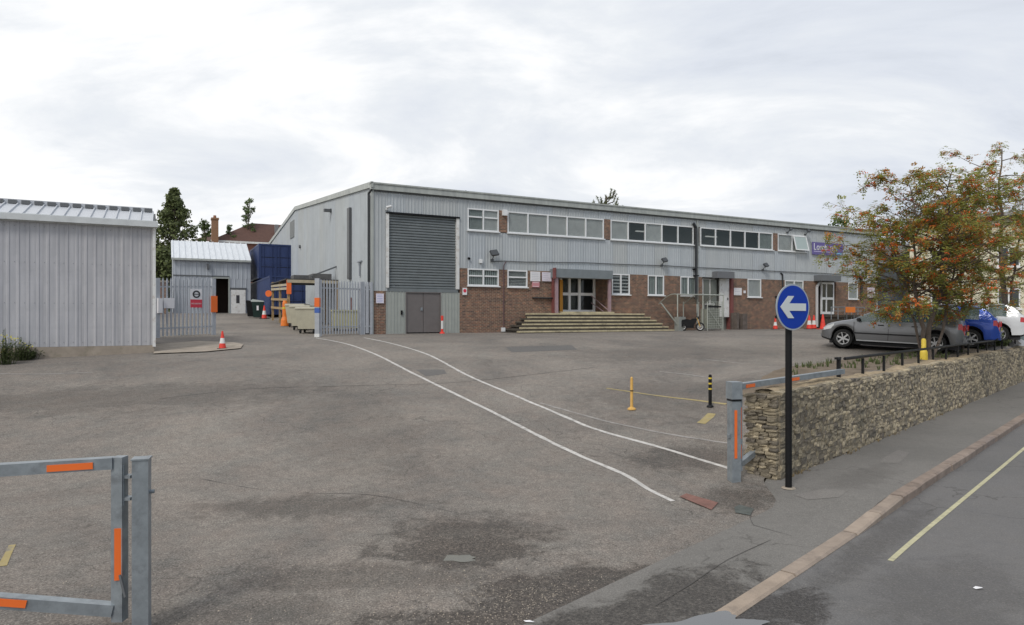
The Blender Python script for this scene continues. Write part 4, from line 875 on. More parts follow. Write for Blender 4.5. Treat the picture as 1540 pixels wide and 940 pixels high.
MB().cyl((0, 0, .9), (0, 0, 1.0), .14, n=14).build('band', yellowb, OD)
OM = at(404, 41.5, 441.5); odisc = thing('orange_marker_disc', 'round orange marker on the side of the lower blue container', 'marker', OM); MB().cyl((0, -.03, 0), (0, .03, 0), .2, n=20).build('disc', orange, odisc)
def bin_cart(loc, rotz, label):
    t = thing('wheeled_bin', label, 'bin', loc, rotz, 'cream wheeled bins along the lane')
    MB().add([(x*s_, y*s2, z) for z, s_, s2 in ((.2, .50, .38), (1.1, .60, .48)) for x, y in ((-1, -1), (1, -1), (1, 1), (-1, 1))] , [(0,1,5,4), (1,2,6,5), (2,3,7,6), (3,0,4,7), (3,2,1,0)]).box(-.63, .63, -.51, .51, 1.1, 1.16).build('tub', cream, t)
    MB().box(-.6, .6, -.48, .48, 1.161, 1.2).build('lid', mat('lid_cream', (.6, .58, .5), .5), t)
    for x in (-.35, .05, .4): MB().bar((x, -.40-.0, .3), (x, -.475, 1.0), .05, .05).build('rib', cream, t)
    for x in (-.4, .4):
        for y in (-.3, .3): MB().cyl((x, y-.03, .1), (x, y+.03, .1), .1, n=12).build('wheel', rubber, t)
for i, (px, py, lb) in enumerate(((465, 501, 'cream wheeled bin nearest the palisade gate post'), (455, 496, 'cream wheeled bin in the middle of the row along the lane'), (447.5, 491.5, 'cream wheeled bin furthest up the lane beside the timber bay'))):
    q = gp(px, py); bin_cart((q.x, q.y, q.z), PHI+1.15, lb)
q = at(528, 33.2); bt = thing('yellow_bin', 'pale yellow tub seen through the bars of the right palisade gate', 'bin', (q.x, q.y, G(q.x, q.y)+.0), PHI); MB().box(-.9, .9, -.3, .3, .12, .95).box(-.95, .95, -.35, .35, .95, 1.02).build('tub', mat('pale_yellow', (.5, .47, .25), .6, var=.1), bt)
for x in (-.8, .8): MB().box(x-.08, x+.08, -.28, .28, 0, .12).build('foot', rubber, bt)
q = at(521, 34.5); bt = thing('stacked_pallets', 'upright brown pallet leaning on the factory side behind the gate', 'pallet', (q.x+.8, q.y, G(q.x, q.y)), PHI)
for i in range(6): MB().box(-.6+i*.2, -.45+i*.2, -.02, .02, 0, 1.6).build('slat', mat('pallet_red', (.22, .1, .08), .8, var=.3), bt)
for z in (.1, .8, 1.5): MB().box(-.6, .55, .02, .1, z-.04, z+.04).build('rail', mat('pallet_red', (.2, .1, .1)), bt)
q = at(388, 43.5); wb = thing('wheelie_bin', 'dark green wheelie bin with white lid beside the lower container', 'bin', (q.x, q.y, G(q.x, q.y)), .3)
MB().add([(x*s_, y*s_, z) for z, s_ in ((.05, .26), (1.05, .36)) for x, y in ((-1, -1), (1, -1), (1, 1), (-1, 1))], [(0,1,5,4), (1,2,6,5), (2,3,7,6), (3,0,4,7), (3,2,1,0)]).build('body', mat('bin_green', (.01, .03, .025), .5), wb)
MB().prism([(-.4, 1.05), (.38, 1.05), (.36, 1.12), (-.3, 1.22), (-.42, 1.15)], -.37, .37).build('lid', mat('lid_pale', (.45, .5, .48), .5), wb)
MB().box(-.06, .06, -.36, -.34, .5, .8).build('label_patch', signw, wb)
for y in (-.27, .27): MB().cyl((.22, y-.03, .1), (.22, y+.03, .1), .1).build('wheel', rubber, wb)
q = at(379, 44.5); wb2 = thing('black_wheelie_bin', 'black wheelie bin in shade at the left of the green one', 'bin', (q.x, q.y, G(q.x, q.y)), .2)
MB().add([(x*s_, y*s_, z) for z, s_ in ((.05, .24), (1.0, .32)) for x, y in ((-1, -1), (1, -1), (1, 1), (-1, 1))], [(0,1,5,4), (1,2,6,5), (2,3,7,6), (3,0,4,7), (3,2,1,0)]).build('body', black, wb2)
MB().prism([(-.34, 1.0), (.34, 1.0), (.32, 1.06), (-.3, 1.12)], -.33, .33).build('lid', black, wb2)
def cone(loc, h, label, white_band=True, group='traffic cones'):
    t = thing('traffic_cone', label, 'cone', loc, R.uniform(0, 1), group); k = h/.75
    MB().box(-.2*k, .2*k, -.2*k, .2*k, 0, .035).build('base', rubber if white_band else redcone, t)
    rr = lambda z: (.145 - .115*(z-.035)/.715)*k
    z = [.035, .24, .46, .66, .75]
    for i, mm in enumerate([redcone, whitecone if white_band else redcone, redcone, redcone]):
        MB().lathe([(rr(z[i]), z[i]*k), (rr(z[i+1]), z[i+1]*k)] + ([(0, z[i+1]*k)] if i == 3 else []), 16).build('band', mm, t)
q = gp(334.5, 525); cone(q, .62, 'red and white traffic cone on the concrete apron by the left shed')
q = at(397.5, 42.6); cone((q.x, q.y, G(q.x, q.y)), .85, 'traffic cone beside the wheelie bin and lower blue container')
for px, b_, lb, wb_, hh_ in ((1217, -1.6, 'left one of two overlapping cones against the brick wall behind the arrow sign', True, .9), (1224, -1.3, 'right one of two overlapping cones by the pale downpipe', True, .9), (1237.5, -2.0, 'plain red cone in front of the second glazed entrance', False, .95), (1166, -.9, 'small cone by the brick wall just left of the blue arrow disc', True, .75)):
    a_ = fa(px, b_); q = W(a_, b_, 0); cone((q.x, q.y, G(q.x, q.y)), hh_, lb, wb_)
q = W(fa(665, -.5), -.5, 0); rp = thing('delineator_post', 'red and white marker post in front of the brown double doors', 'post', (q.x, q.y, G(q.x, q.y)))
MB().lathe([(0, 0), (.13, 0), (.12, .05), (.06, .09), (.06, .22)], 12).build('foot', redcone, rp); MB().cyl((0, 0, .22), (0, 0, .62), .055).build('sleeve', whitecone, rp); MB().cyl((0, 0, .62), (0, 0, .86), .065).build('head', redcone, rp)
# orange bag on ramp
q = W(fa(1279, -2.0), -2.0, 0); ob = thing('orange_barrier_board', 'bright orange plastic board on the ramp railing by the second entrance', 'barrier', (q.x, q.y, 2.85), PHI); MB().box(-.45, .45, -.03, .03, 0, .36).build('board', orangep, ob); MB().box(-.4, -.34, -.02, .02, -.95, 0).box(.34, .4, -.02, .02, -.95, 0).build('leg', greydark, ob)
# ---------------------------------------------------------------- scooter shelter, cage and motorcycle
bS = -1.9
def fw_(px, b, z): return (fa(px, b), b, z)
gS = 1.76
SHL = thing('cycle_shelter', 'steel cycle shelter with curved clear roof against the brick wall', 'shelter', (C0.x, C0.y, 0), PHI)
gl = mat('shelter_steel', (.44, .46, .41), .5, metal=.3, var=.2)
xa, xb = fa(1019, bS), fa(1088, bS); xm_ = fa(1057, bS)
for x in (xa, xm_, xb): MB().tube([(x, bS, gS-.1), (x, bS, gS+2.05)], .035).build('post', gl, SHL)
for x in (xm_, xb): MB().tube([(x, -.3, gS-.1), (x, -.3, gS+1.7)], .035).build('post', gl, SHL)
for z in (2.05,): MB().tube([(xa, bS, gS+z), (xb, bS, gS+z)], .035).build('rail', gl, SHL)
pts = [(-0.3+(bS+.3)*t, 1.55+.55*math.sin(t*math.pi*.62)) for t in [i/8 for i in range(9)]]
vs = []
for y, z in pts: vs += [(xa, y, gS+z), (xb, y, gS+z)]
MB().add(vs, [(2*i, 2*i+1, 2*i+3, 2*i+2) for i in range(8)]).build('roof_sheet', clearpl, SHL)
for x in (xa, xm_, xb): MB().tube([(x, y, gS+z-.03) for y, z in pts], .025, 6).build('roof_hoop', gl, SHL)
MB().bar((fa(994, bS), bS, gS+1.55), (xa, bS, gS+.35), .06, .06).build('brace', gl, SHL)
MB().box(xa-.05, xa+.45, bS-.15, bS+.2, gS, gS+.8).build('locker', mat('locker_grey', (.26, .27, .25), .6, var=.1), SHL)
cg = thing('wire_cage', 'tall wire mesh cage trolley beside the cycle shelter', 'cage', (C0.x, C0.y, 0), PHI)
x0, x1 = fa(1064, bS-.3), fa(1086, bS-.3); yb = bS-.3
for x in (x0, x1): MB().tube([(x, yb, gS), (x, yb, gS+1.65)], .03).tube([(x, yb+.7, gS), (x, yb+.7, gS+1.65)], .03).build('upright', gl, cg)
mb = MB()
for i in range(12): z = .15+i*.136; mb.tube([(x0, yb, gS+z), (x1, yb, gS+z)], .011, 4)
for i in range(9): x = x0+(x1-x0)*i/8; mb.tube([(x, yb, gS+.15), (x, yb, gS+1.65)], .011, 4)
mb.tube([(x0, yb, gS+1.3), (x1, yb, gS+.1)], .02, 6); mb.build('wire_mesh', gl, cg)
MB().box(x0+.05, x1-.1, yb+.1, yb+.6, gS+.15, gS+1.25).build('stored_box', mat('mesh_grey', (.25, .26, .22), .7, var=.3, vscale=8), cg); MB().box(x0, x1-.1, yb-.02, yb, gS+1.33, gS+1.42).build('dark_label', black, cg)
MC = thing('motorcycle', 'small black motorcycle with yellow fork parked under the cycle shelter', 'motorcycle', (0, 0, 0), 0)
q = W(fa(1039, -2.3), -2.3, 0); MC.scale = (.8, .8, .8); MC.location = (q.x, q.y, G(q.x, q.y)); MC.rotation_euler = (0, 0, PHI-.75)
for x in (-.55, .62):
    wh = MB().lathe([(.20, -.05), (.27, -.06), (.30, -.03), (.30, .03), (.27, .06), (.20, .05), (.20, -.05)], 22, (x, 0, .3), 'y').build('wheel', rubber, MC)
    rm = MB().lathe([(.17, -.02), (.205, -.03), (.205, .03), (.17, .02), (.17, -.02)], 20, (x, 0, .3), 'y')
    rm.cyl((x, -.05, .3), (x, .05, .3), .05)
    for i in range(6): a_ = i*math.pi/3; rm.bar((x, 0, .3), (x+.18*math.cos(a_), 0, .3+.18*math.sin(a_)), .02, .03)
    rm.build('rim', mat('alloy', (.55, .55, .55), .3, metal=.6), wh)
MB().prism([(-.75, .72), (-.3, .80), (-.05, .74), (.1, .86), (.35, .88), (.42, .78), (.25, .45), (-.05, .28), (-.35, .32), (-.5, .5), (-.82, .62)], -.14, .14).box(-.3, .2, -.12, .12, .2, .5).prism([(-.9, .3), (-.5, .3), (-.45, .7), (-.85, .68)], -.16, .16).build('body', black, MC)
MB().prism([(-.8, .74), (-.3, .83), (0, .77), (0, .72), (-.3, .75), (-.75, .69)], -.14, .14).build('seat', rubber, MC)
MB().tube([(.62, -.09, .3), (.40, -.09, .92)], .03).tube([(.62, .09, .3), (.40, .09, .92)], .03).build('fork', yellowp, MC)
MB().tube([(.36, -.36, 1.02), (.42, -.1, .98), (.42, .1, .98), (.36, .36, 1.02)], .018).box(.44, .54, -.1, .1, .82, 1.0).cyl((.40, -.28, 1.0), (.40, -.33, 1.2), .012).cyl((.40, -.33, 1.2), (.38, -.33, 1.21), .06).build('handlebar', black, MC)
# ---------------------------------------------------------------- stone boundary wall with railing
x, y = RS(9.72, 4.15); WL = thing('stone_wall', 'rough rubble stone retaining wall with mortar top along the pavement', 'wall', (x, y, 0), math.radians(45))
LW, TW, HW = 30.0, 0.50, 1.36
def wtop(x): return HW + .02*math.sin(x*.9) + .015*math.sin(x*2.7+1)
cm_ = MB(); n = 90
vs = []
for i in range(n+1):
    xx = .03 + (LW-.03)*i/n; z = wtop(xx); jz = R.uniform(-.012, .012)
    vs += [(xx, .010, -.3), (xx, TW-.05, -.3), (xx, TW-.05, z-.02), (xx, .010, z-.02)]
fs = []
for i in range(n):
    a, b = 4*i, 4*i+4; fs += [(a, a+3, b+3, b), (a+3, a+2, b+2, b+3), (a+2, a+1, b+1, b+2)]
fs += [(0, 1, 2, 3)]
cm_.add(vs, fs).build('mortar_core', mortar, WL)
def rnd_stone(seed):
    r_ = random.Random(seed); bm = MB(); vs = []; idx = {}
    pts = []
    for i in (-1, 0, 1):
        for j in (-1, 0, 1):
            for k_ in (-1, 0, 1):
                if i == j == k_ == 0: continue
                nb = abs(i)+abs(j)+abs(k_); sc = {1: 1.0, 2: .95, 3: .87}[nb]
                idx[(i, j, k_)] = len(vs)
                vs.append((.5*i*sc*(1+r_.uniform(-.16, .10)), .5*j*sc*(1+r_.uniform(-.30, .12)), .5*k_*sc*(1+r_.uniform(-.26, .12))))
    fs = []
    for ax in range(3):
        for sg in (-1, 1):
            for u in (-1, 0):
                for v_ in (-1, 0):
                    def key(a, b):
                        c = [0, 0, 0]; c[ax] = sg; o = [q for q in range(3) if q != ax]; c[o[0]] = a; c[o[1]] = b; return idx[tuple(c)]
                    qd = (key(u, v_), key(u+1, v_), key(u+1, v_+1), key(u, v_+1)); fs.append(qd if (sg > 0) == (ax != 1) else qd[::-1])
    return vs, fs
SV = [rnd_stone(i) for i in range(18)]
SM = []
for vs, fs in SV:
    m_ = MB(); m_.add(vs, fs); SM.append(m_.mesh('stone', stone_m))
stones = []                                          # (distance, x, y, z, l, t, h, rot)
z = .02; row = 0
while z < HW-.03:
    hh = R.uniform(.055, .105) if z > .35 else R.uniform(.07, .12)
    xx = -.0 + R.uniform(0, .05)
    while xx < LW:
        l = R.uniform(.09, .21) if z > .35 else R.uniform(.10, .24)
        stones.append((xx+l/2, .064+R.uniform(-.010, .010), z+hh/2+R.uniform(-.014, .014), l*1.03, .15, hh*R.uniform(.9, 1.3), 0)); xx += l*.985
    z += hh*.97; row += 1
z = .02
while z < HW-.02:
    hh = R.uniform(.035, .07); yy = .03
    while yy < TW-.02:
        l = R.uniform(.08, .24); stones.append((.04+R.uniform(-.02, .012), min(yy+l/2, TW-.05), z+hh/2, l, .15, hh*R.uniform(1.0, 1.2), 1)); yy += l*.985
    z += hh*.98
xx = .05
while xx < LW:
    l = R.uniform(.12, .3); yy = 0.06
    stones.append((xx+l/2, .10+R.uniform(-.02, .02), wtop(xx)-.015, l, .19, .085, 0)); stones.append((xx+l/2+.1, .34+R.uniform(-.02, .02), wtop(xx)-.015, l*1.05, .26, .08, 0)); xx += l
order = sorted(range(len(stones)), key=lambda i: -(stones[i][3]*stones[i][5])/((stones[i][0]+6)**2+0)*(1.0))
rest = MB()
for n_, i in enumerate(order):
    x_, y_, z_, l, t_, h_, rt = stones[i]; vi = R.randrange(18); fl = 0
    tilt = R.uniform(-.07, .07)
    if n_ < 290:
        o = link('stone', SM[vi], WL, (x_, y_, z_), math.pi/2*rt, scale=(l, t_, h_)); o.rotation_euler = (R.uniform(-.05, .05), tilt, math.pi/2*rt)
    else:
        vs, fs = SV[vi]; ca2, sa2 = math.cos(tilt), math.sin(tilt); vv = []
        for (a_, b_, c_) in vs:
            a1, b1, c1 = a_*l, b_*t_, c_*h_; a1, c1 = a1*ca2+c1*sa2, -a1*sa2+c1*ca2
            if rt: a1, b1 = -b1, a1
            vv.append((a1+x_, b1+y_, c1+z_))
        rest.add(vv, fs)
o = rest.build('stone_courses', stone_m, WL, kind='stuff')
# mortar crown on top
vs = []; n = 150
for i in range(n+1):
    xx = .12+(LW-.12)*i/n; z = wtop(xx)
    for yy, dz in ((.13, 0), (.24, .035), (.38, .03), (.47, -.01)): vs.append((xx, yy+R.uniform(-.03, .03), z+dz+R.uniform(-.012, .012)+.01))
MB().add(vs, [(4*i+j, 4*i+4+j, 4*i+5+j, 4*i+1+j) for i in range(n) for j in range(3)]).build('mortar_cap', cope, WL)
# railing
x, y = RS(12.9, 4.42); RA = thing('wall_railing', 'low black steel railing of short posts on top of the stone wall', 'railing', (x, y, 0), math.radians(45))
MB().box(-.03, .03, -.03, .03, HW, 1.74).box(-.13, .05, -.03, .03, 1.74, 1.78).build('end_post', black, RA)
for i in range(20): xx = 1.32+i*1.33; MB().box(xx-.022, xx+.022, -.022, .022, HW-.02, 1.70).build('post', black, RA)
MB().tube([(.32, 0, 1.735), (13.5, 0, 1.735), (27, 0, 1.735)], .03, 8).build('rail', black, RA)
# soil bank behind the wall
vs = []; n = 60
bank = mat('bare_soil', (0.16, 0.125, 0.09), 0.95, var=.35, vscale=3, bump=.6, bscale=14)
for i in range(n+1):
    rr = 13.5+26*i/n
    for j, ss in enumerate((4.6, 5.0, 5.5, 6.0, 6.5, 7.0)): xx, yy = RS(rr, ss); vs.append((xx, yy, G(xx, yy)+(.02 if 0 < j < 5 else -.02)+.03*noise.noise(Vector((xx*2, yy*2, 0)))))
MB().add(vs, [(6*i+j, 6*i+6+j, 6*i+7+j, 6*i+1+j) for i in range(n) for j in range(5)]).build('planting_bed', bank, smooth='all', kind='structure')
# tufts of grass on the bed and at wall feet
def blades(name, spots, m, h0=.05, h1=.16, label=None, wid=.012, kind='stuff', parent=None):
    mb = MB()
    for x, y, z, k_ in spots:
        for _ in range(k_):
            a = R.uniform(0, 6.28); q = R.uniform(0, .06); h = R.uniform(h0, h1); bx, by = x+q*math.cos(a), y+q*math.sin(a); lx, ly = math.cos(a)*h*R.uniform(.1, .7), math.sin(a)*h*R.uniform(.1, .7); px, py = -math.sin(a)*wid, math.cos(a)*wid
            mb.add([(bx-px, by-py, z-.01), (bx+px, by+py, z-.01), (bx+lx*.5+px*.7, by+ly*.5+py*.7, z+h*.6), (bx+lx*.5-px*.7, by+ly*.5-py*.7, z+h*.6), (bx+lx, by+ly, z+h)], [(0,1,2,3), (3,2,4)])
    return mb.build(name, m, parent, kind=kind)
sp = []
for _ in range(420):
    rr, ss = R.uniform(14, 38), R.uniform(4.7, 6.4); xx, yy = RS(rr, ss)
    if noise.noise(Vector((xx*.8, yy*.8, 3))) > -.05: sp.append((xx, yy, G(xx, yy)+.02, 7))
blades('bed_grass', sp, leaf_w)
sp = []
for _ in range(120):
    rr = 9.8+abs(R.gauss(0, 9)); xx, yy = RS(rr, R.uniform(4.08, 4.16)); 
    if noise.noise(Vector((rr*1.3, 0, 9))) > .05: sp.append((xx, yy, pave_h(rr), 5))
blades('wall_foot_weeds', sp, deadw, .02, .07, wid=.006)
# ---------------------------------------------------------------- blue arrow sign on black pole
p = gp(1186, 734); SP = thing('direction_sign', 'round blue sign with white left arrow on a black pole before the wall', 'road sign', (p.x, p.y, p.z))
sz_ = (HZ-462)/F*p.y + CAMZ - p.z; ang = math.radians(26)
MB().cyl((0, 0, -.1), (0, 0, sz_+.22), .045, n=18).build('pole', black, SP, smooth=True)
MB().lathe([(0, 0), (.10, 0), (.085, .012), (.05, .016)], 9).build('footing', concrete, SP)
hd = MB(); M_ = Matrix.Rotation(ang, 4, 'Z'); rad = .325
disc = MB().lathe([(0, 0), (rad, 0), (rad, .012), (0, .012)], 48, (0, -.075, 0), 'y')
def turned(mb, dz): mb.v = [tuple(M_ @ Vector(v_) + Vector((0, 0, dz))) for v_ in mb.v]; return mb
dk = turned(MB().lathe([(0, -.002), (rad, -.002), (rad, .010), (0, .010)], 48, (0, -.075, 0), 'y'), sz_).build('sign_rim', grey_rim, SP)
turned(MB().lathe([(0, -.005), (rad-.022, -.005), (rad-.022, -.003)], 48, (0, -.075, 0), 'y'), sz_).build('blue_face', signblue, dk)
ar = [(-.255, 0), (-.105, .155), (.01, .155), (-.085, .052), (.245, .052), (.245, -.052), (-.085, -.052), (.01, -.155), (-.105, -.155)]
turned(MB().prism(ar, -.088, -.081), sz_).build('arrow', arroww, dk)
turned(MB().lathe([(0, 0), (rad-.02, 0), (rad-.02, .02), (0, .02)], 40, (0, -.058, 0), 'y'), sz_).build('back_plate', black, SP)
turned(MB().box(-.2, .2, -.045, .06, .12, .16).box(-.2, .2, -.045, .06, -.16, -.12), sz_).build('clip', black, SP)
# ---------------------------------------------------------------- swing barrier gates
def quadpipe(mb, p0, p1, s_=.09): return mb.bar(p0, p1, s_, s_)
lp = at(213, 5.2); lz = G(lp.x, lp.y)
LG = thing('swing_gate', 'galvanised swing barrier leaf with orange reflectors hung on the left foreground post', 'gate', (lp.x, lp.y, 0))
ztp = CAMZ + (HZ-688)/F*5.2
PO = thing('gate_hanging_post', 'thick galvanised square post in the left foreground', 'post', (lp.x, lp.y, 0), math.radians(18))
MB().box(-.057, .057, -.057, .057, -.2, ztp-.012).build('post', galv, PO); MB().box(-.064, .064, -.064, .064, ztp-.012, ztp).build('cap', galv, PO)
MB().cyl((.055, 0, ztp-.27), (.09, 0, ztp-.27), .016).build('bolt', galv, PO)
h0 = Vector((-.165, -.01, 0)); dirn = Vector((-.945, -.33, 0)).normalized(); Lg = 3.3
zT, zB_ = ztp-.035, .27
e0 = h0; e1 = h0+dirn*Lg
angd = math.atan2(dirn.y, dirn.x)
mb = MB(); quadpipe(mb, (e0.x, e0.y, .15), (e0.x, e0.y, zT+.045), .085); mb.build('hinge_stile', galv, LG)
mb = MB(); quadpipe(mb, e0+dirn*.043+Vector((0, 0, zT)), e1+Vector((0, 0, zT)), .088); mb.build('top_rail', galv, LG)
mb = MB(); quadpipe(mb, e0+dirn*.043+Vector((0, 0, zB_-.03)), e1+Vector((0, 0, zB_+.72)), .088); mb.build('brace_rail', galv, LG)
nrm = Vector((-dirn.y, dirn.x, 0)); nrm = nrm if nrm.y < 0 else -nrm
def refl(parent, a, b, w_=.05, th=.006, off=.046, nv=nrm):
    a = Vector(a)+nv*off; b = Vector(b)+nv*off; d_ = (b-a).normalized(); up = d_.cross(nv).normalized(); vs = []
    for q in (a, b):
        for s1, s2 in ((-1, 0), (1, 0), (1, 1), (-1, 1)): vs.append(q+up*s1*w_/2+nv*th*s2)
    MB().add(vs, [(0,1,2,3), (7,6,5,4), (0,4,5,1), (1,5,6,2), (2,6,7,3), (3,7,4,0)]).build('reflector', orange, parent)
refl(LG, e0+dirn*.17+Vector((0, 0, zT-.005)), e0+dirn*.47+Vector((0, 0, zT-.005)))
refl(LG, e0+Vector((0, 0, zT-.50)), e0+Vector((0, 0, zT-.90)), .055)
def brz(t): return zB_-.03 + .75*t/Lg
refl(LG, e0+dirn*.60+Vector((0, 0, brz(.60))), e0+dirn*.98+Vector((0, 0, brz(.98))), .055)
for z in (zT-.11, zT-.28): MB().box(-.21, -.07, -.035, .03, z-.012, z+.012).build('hinge', galv, LG)
MB().tube([(-.125, -.03, zT-.02), (-.125, -.03, zT-.33)], .012, 6).build('hinge_pin', galv, LG); MB().tube([(-.14, -.05, zT-.86), (-.08, -.08, zT-1.02)], .012, 6).build('latch_pin', greydark, LG)
# right gate, folded back along the wall
rp_ = gp(1104, 723); rz = CAMZ+(HZ-577)/F*rp_.y
RP = thing('gate_hanging_post', 'galvanised post with orange strips at the end of the stone wall', 'post', (rp_.x, rp_.y, 0), math.radians(12))
MB().box(-.07, .07, -.07, .07, -.1, rz-.22).build('post', galv, RP); MB().box(-.085, .085, -.085, .085, rz-.22, rz+.03).build('hinge_head', galv, RP); MB().box(-.075, .075, -.08, .075, rz-.25, rz-.222).build('collar', black, RP)
MB().box(-.035, .005, -.079, -.071, rz-1.08, rz-.38).build('reflector', orange, RP); MB().box(-.10, -.07, -.03, .03, .75, .8).build('latch', galv, RP); MB().box(.07, .12, -.03, .03, .65, .73).build('latch', galv, RP)
RG = thing('swing_gate', 'galvanised swing barrier leaf folded back behind the top of the stone wall', 'gate', (rp_.x, rp_.y, 0))
dr = Vector((.80, .66, 0)).normalized(); Lr = 3.35; s0 = Vector((.09, .06, 0))
mb = MB(); quadpipe(mb, s0+Vector((0, 0, .25)), s0+Vector((0, 0, rz)), .08); mb.build('hinge_stile', galv, RG)
mb = MB(); quadpipe(mb, s0+dr*.04+Vector((0, 0, rz-.045)), s0+dr*Lr+Vector((0, 0, rz-.045+.05)), .085); mb.build('top_rail', galv, RG)
mb = MB(); quadpipe(mb, s0+dr*.04+Vector((0, 0, .35)), s0+dr*Lr+Vector((0, 0, rz-.2)), .08); mb.build('brace_rail', galv, RG)
nr2 = Vector((dr.y, -dr.x, 0))
refl(RG, s0+dr*.12+Vector((0, 0, rz-.05)), s0+dr*.36+Vector((0, 0, rz-.045)), .05, nv=nr2); refl(RG, s0+dr*1.35+Vector((0, 0, rz-.03)), s0+dr*1.7+Vector((0, 0, rz-.025)), .05, nv=nr2)
refl(RG, s0+Vector((0, 0, rz-.35)), s0+Vector((0, 0, rz-1.1)), .05, nv=Vector((0, -1, 0)), off=.042)
# bollards
p = gp(950, 616); BY = thing('yellow_bollard', 'slim faded yellow bollard standing on the bay line', 'bollard', p); MB().lathe([(0, 0), (.09, 0), (.085, .03), (.04, .05), (.030, .09), (.030, .60), (.027, .66), (0, .69)], 16).build('post', yellowp, BY, smooth=True)
MB().lathe([(.031, .38), (.033, .385), (.033, .40), (.031, .405)], 14).build('worn_ring', rubber, BY)
p = gp(1068, 612); BK = thing('black_bollard', 'black bollard with yellow bands near the right gate post', 'bollard', p); MB().lathe([(0, 0), (.075, 0), (.065, .03), (.035, .05), (.035, .64), (.03, .67), (0, .68)], 16).build('post', black, BK, smooth=True)
for z in (.36, .47, .58): MB().lathe([(.035, z), (.037, z+.004), (.037, z+.030), (.035, z+.034)], 14).build('yellow_band', yellowb, BK)
x, y = RS(20.9, 4.95); p = Vector((x, y, G(x, y))); YP = thing('yellow_hydrant_post', 'stubby bright yellow post behind the railing at the foot of the rowan', 'post', p); MB().lathe([(0, 0), (.10, 0), (.10, .22), (.085, .26), (.06, .30), (.06, .56), (.04, .60), (0, .61)], 16).build('post', yellowb, YP, smooth=True)
# ---------------------------------------------------------------- cars
def interp(tab, x):
    if x <= tab[0][0]: return tab[0][1]
    for (a, va), (b, vb) in zip(tab[:-1], tab[1:]):
        if x <= b:
            t = (x-a)/(b-a); return va+(vb-va)*t
    return tab[-1][1]
def sint(tab, x, e=.05): return (interp(tab, x-e)+2*interp(tab, x)+interp(tab, x+e))/4
PROF = {
 'hatch': dict(top=[(-2.12, .62), (-2.10, .95), (-2.02, 1.05), (-1.72, 1.37), (-1.45, 1.44), (-.9, 1.475), (-.2, 1.48), (.25, 1.43), (1.12, .99), (1.5, .92), (1.85, .83), (2.02, .72), (2.10, .56)], cowl=1.08, wtop=.26, rtop=-1.62, rbot=-1.98, side=(-1.55, .95), pill=[(-1.0, -.90), (-.02, .08)], rear=-2.12, front=2.10),
 'saloon': dict(top=[(-2.25, .60), (-2.23, .98), (-2.15, 1.06), (-1.75, 1.10), (-1.05, 1.40), (-.6, 1.44), (-.1, 1.45), (.3, 1.41), (1.15, .97), (1.6, .90), (1.95, .80), (2.12, .68), (2.2, .52)], cowl=1.12, wtop=.3, rtop=-1.05, rbot=-1.68, side=(-1.25, .98), pill=[(-.95, -.87), (.0, .09)], rear=-2.25, front=2.2)}
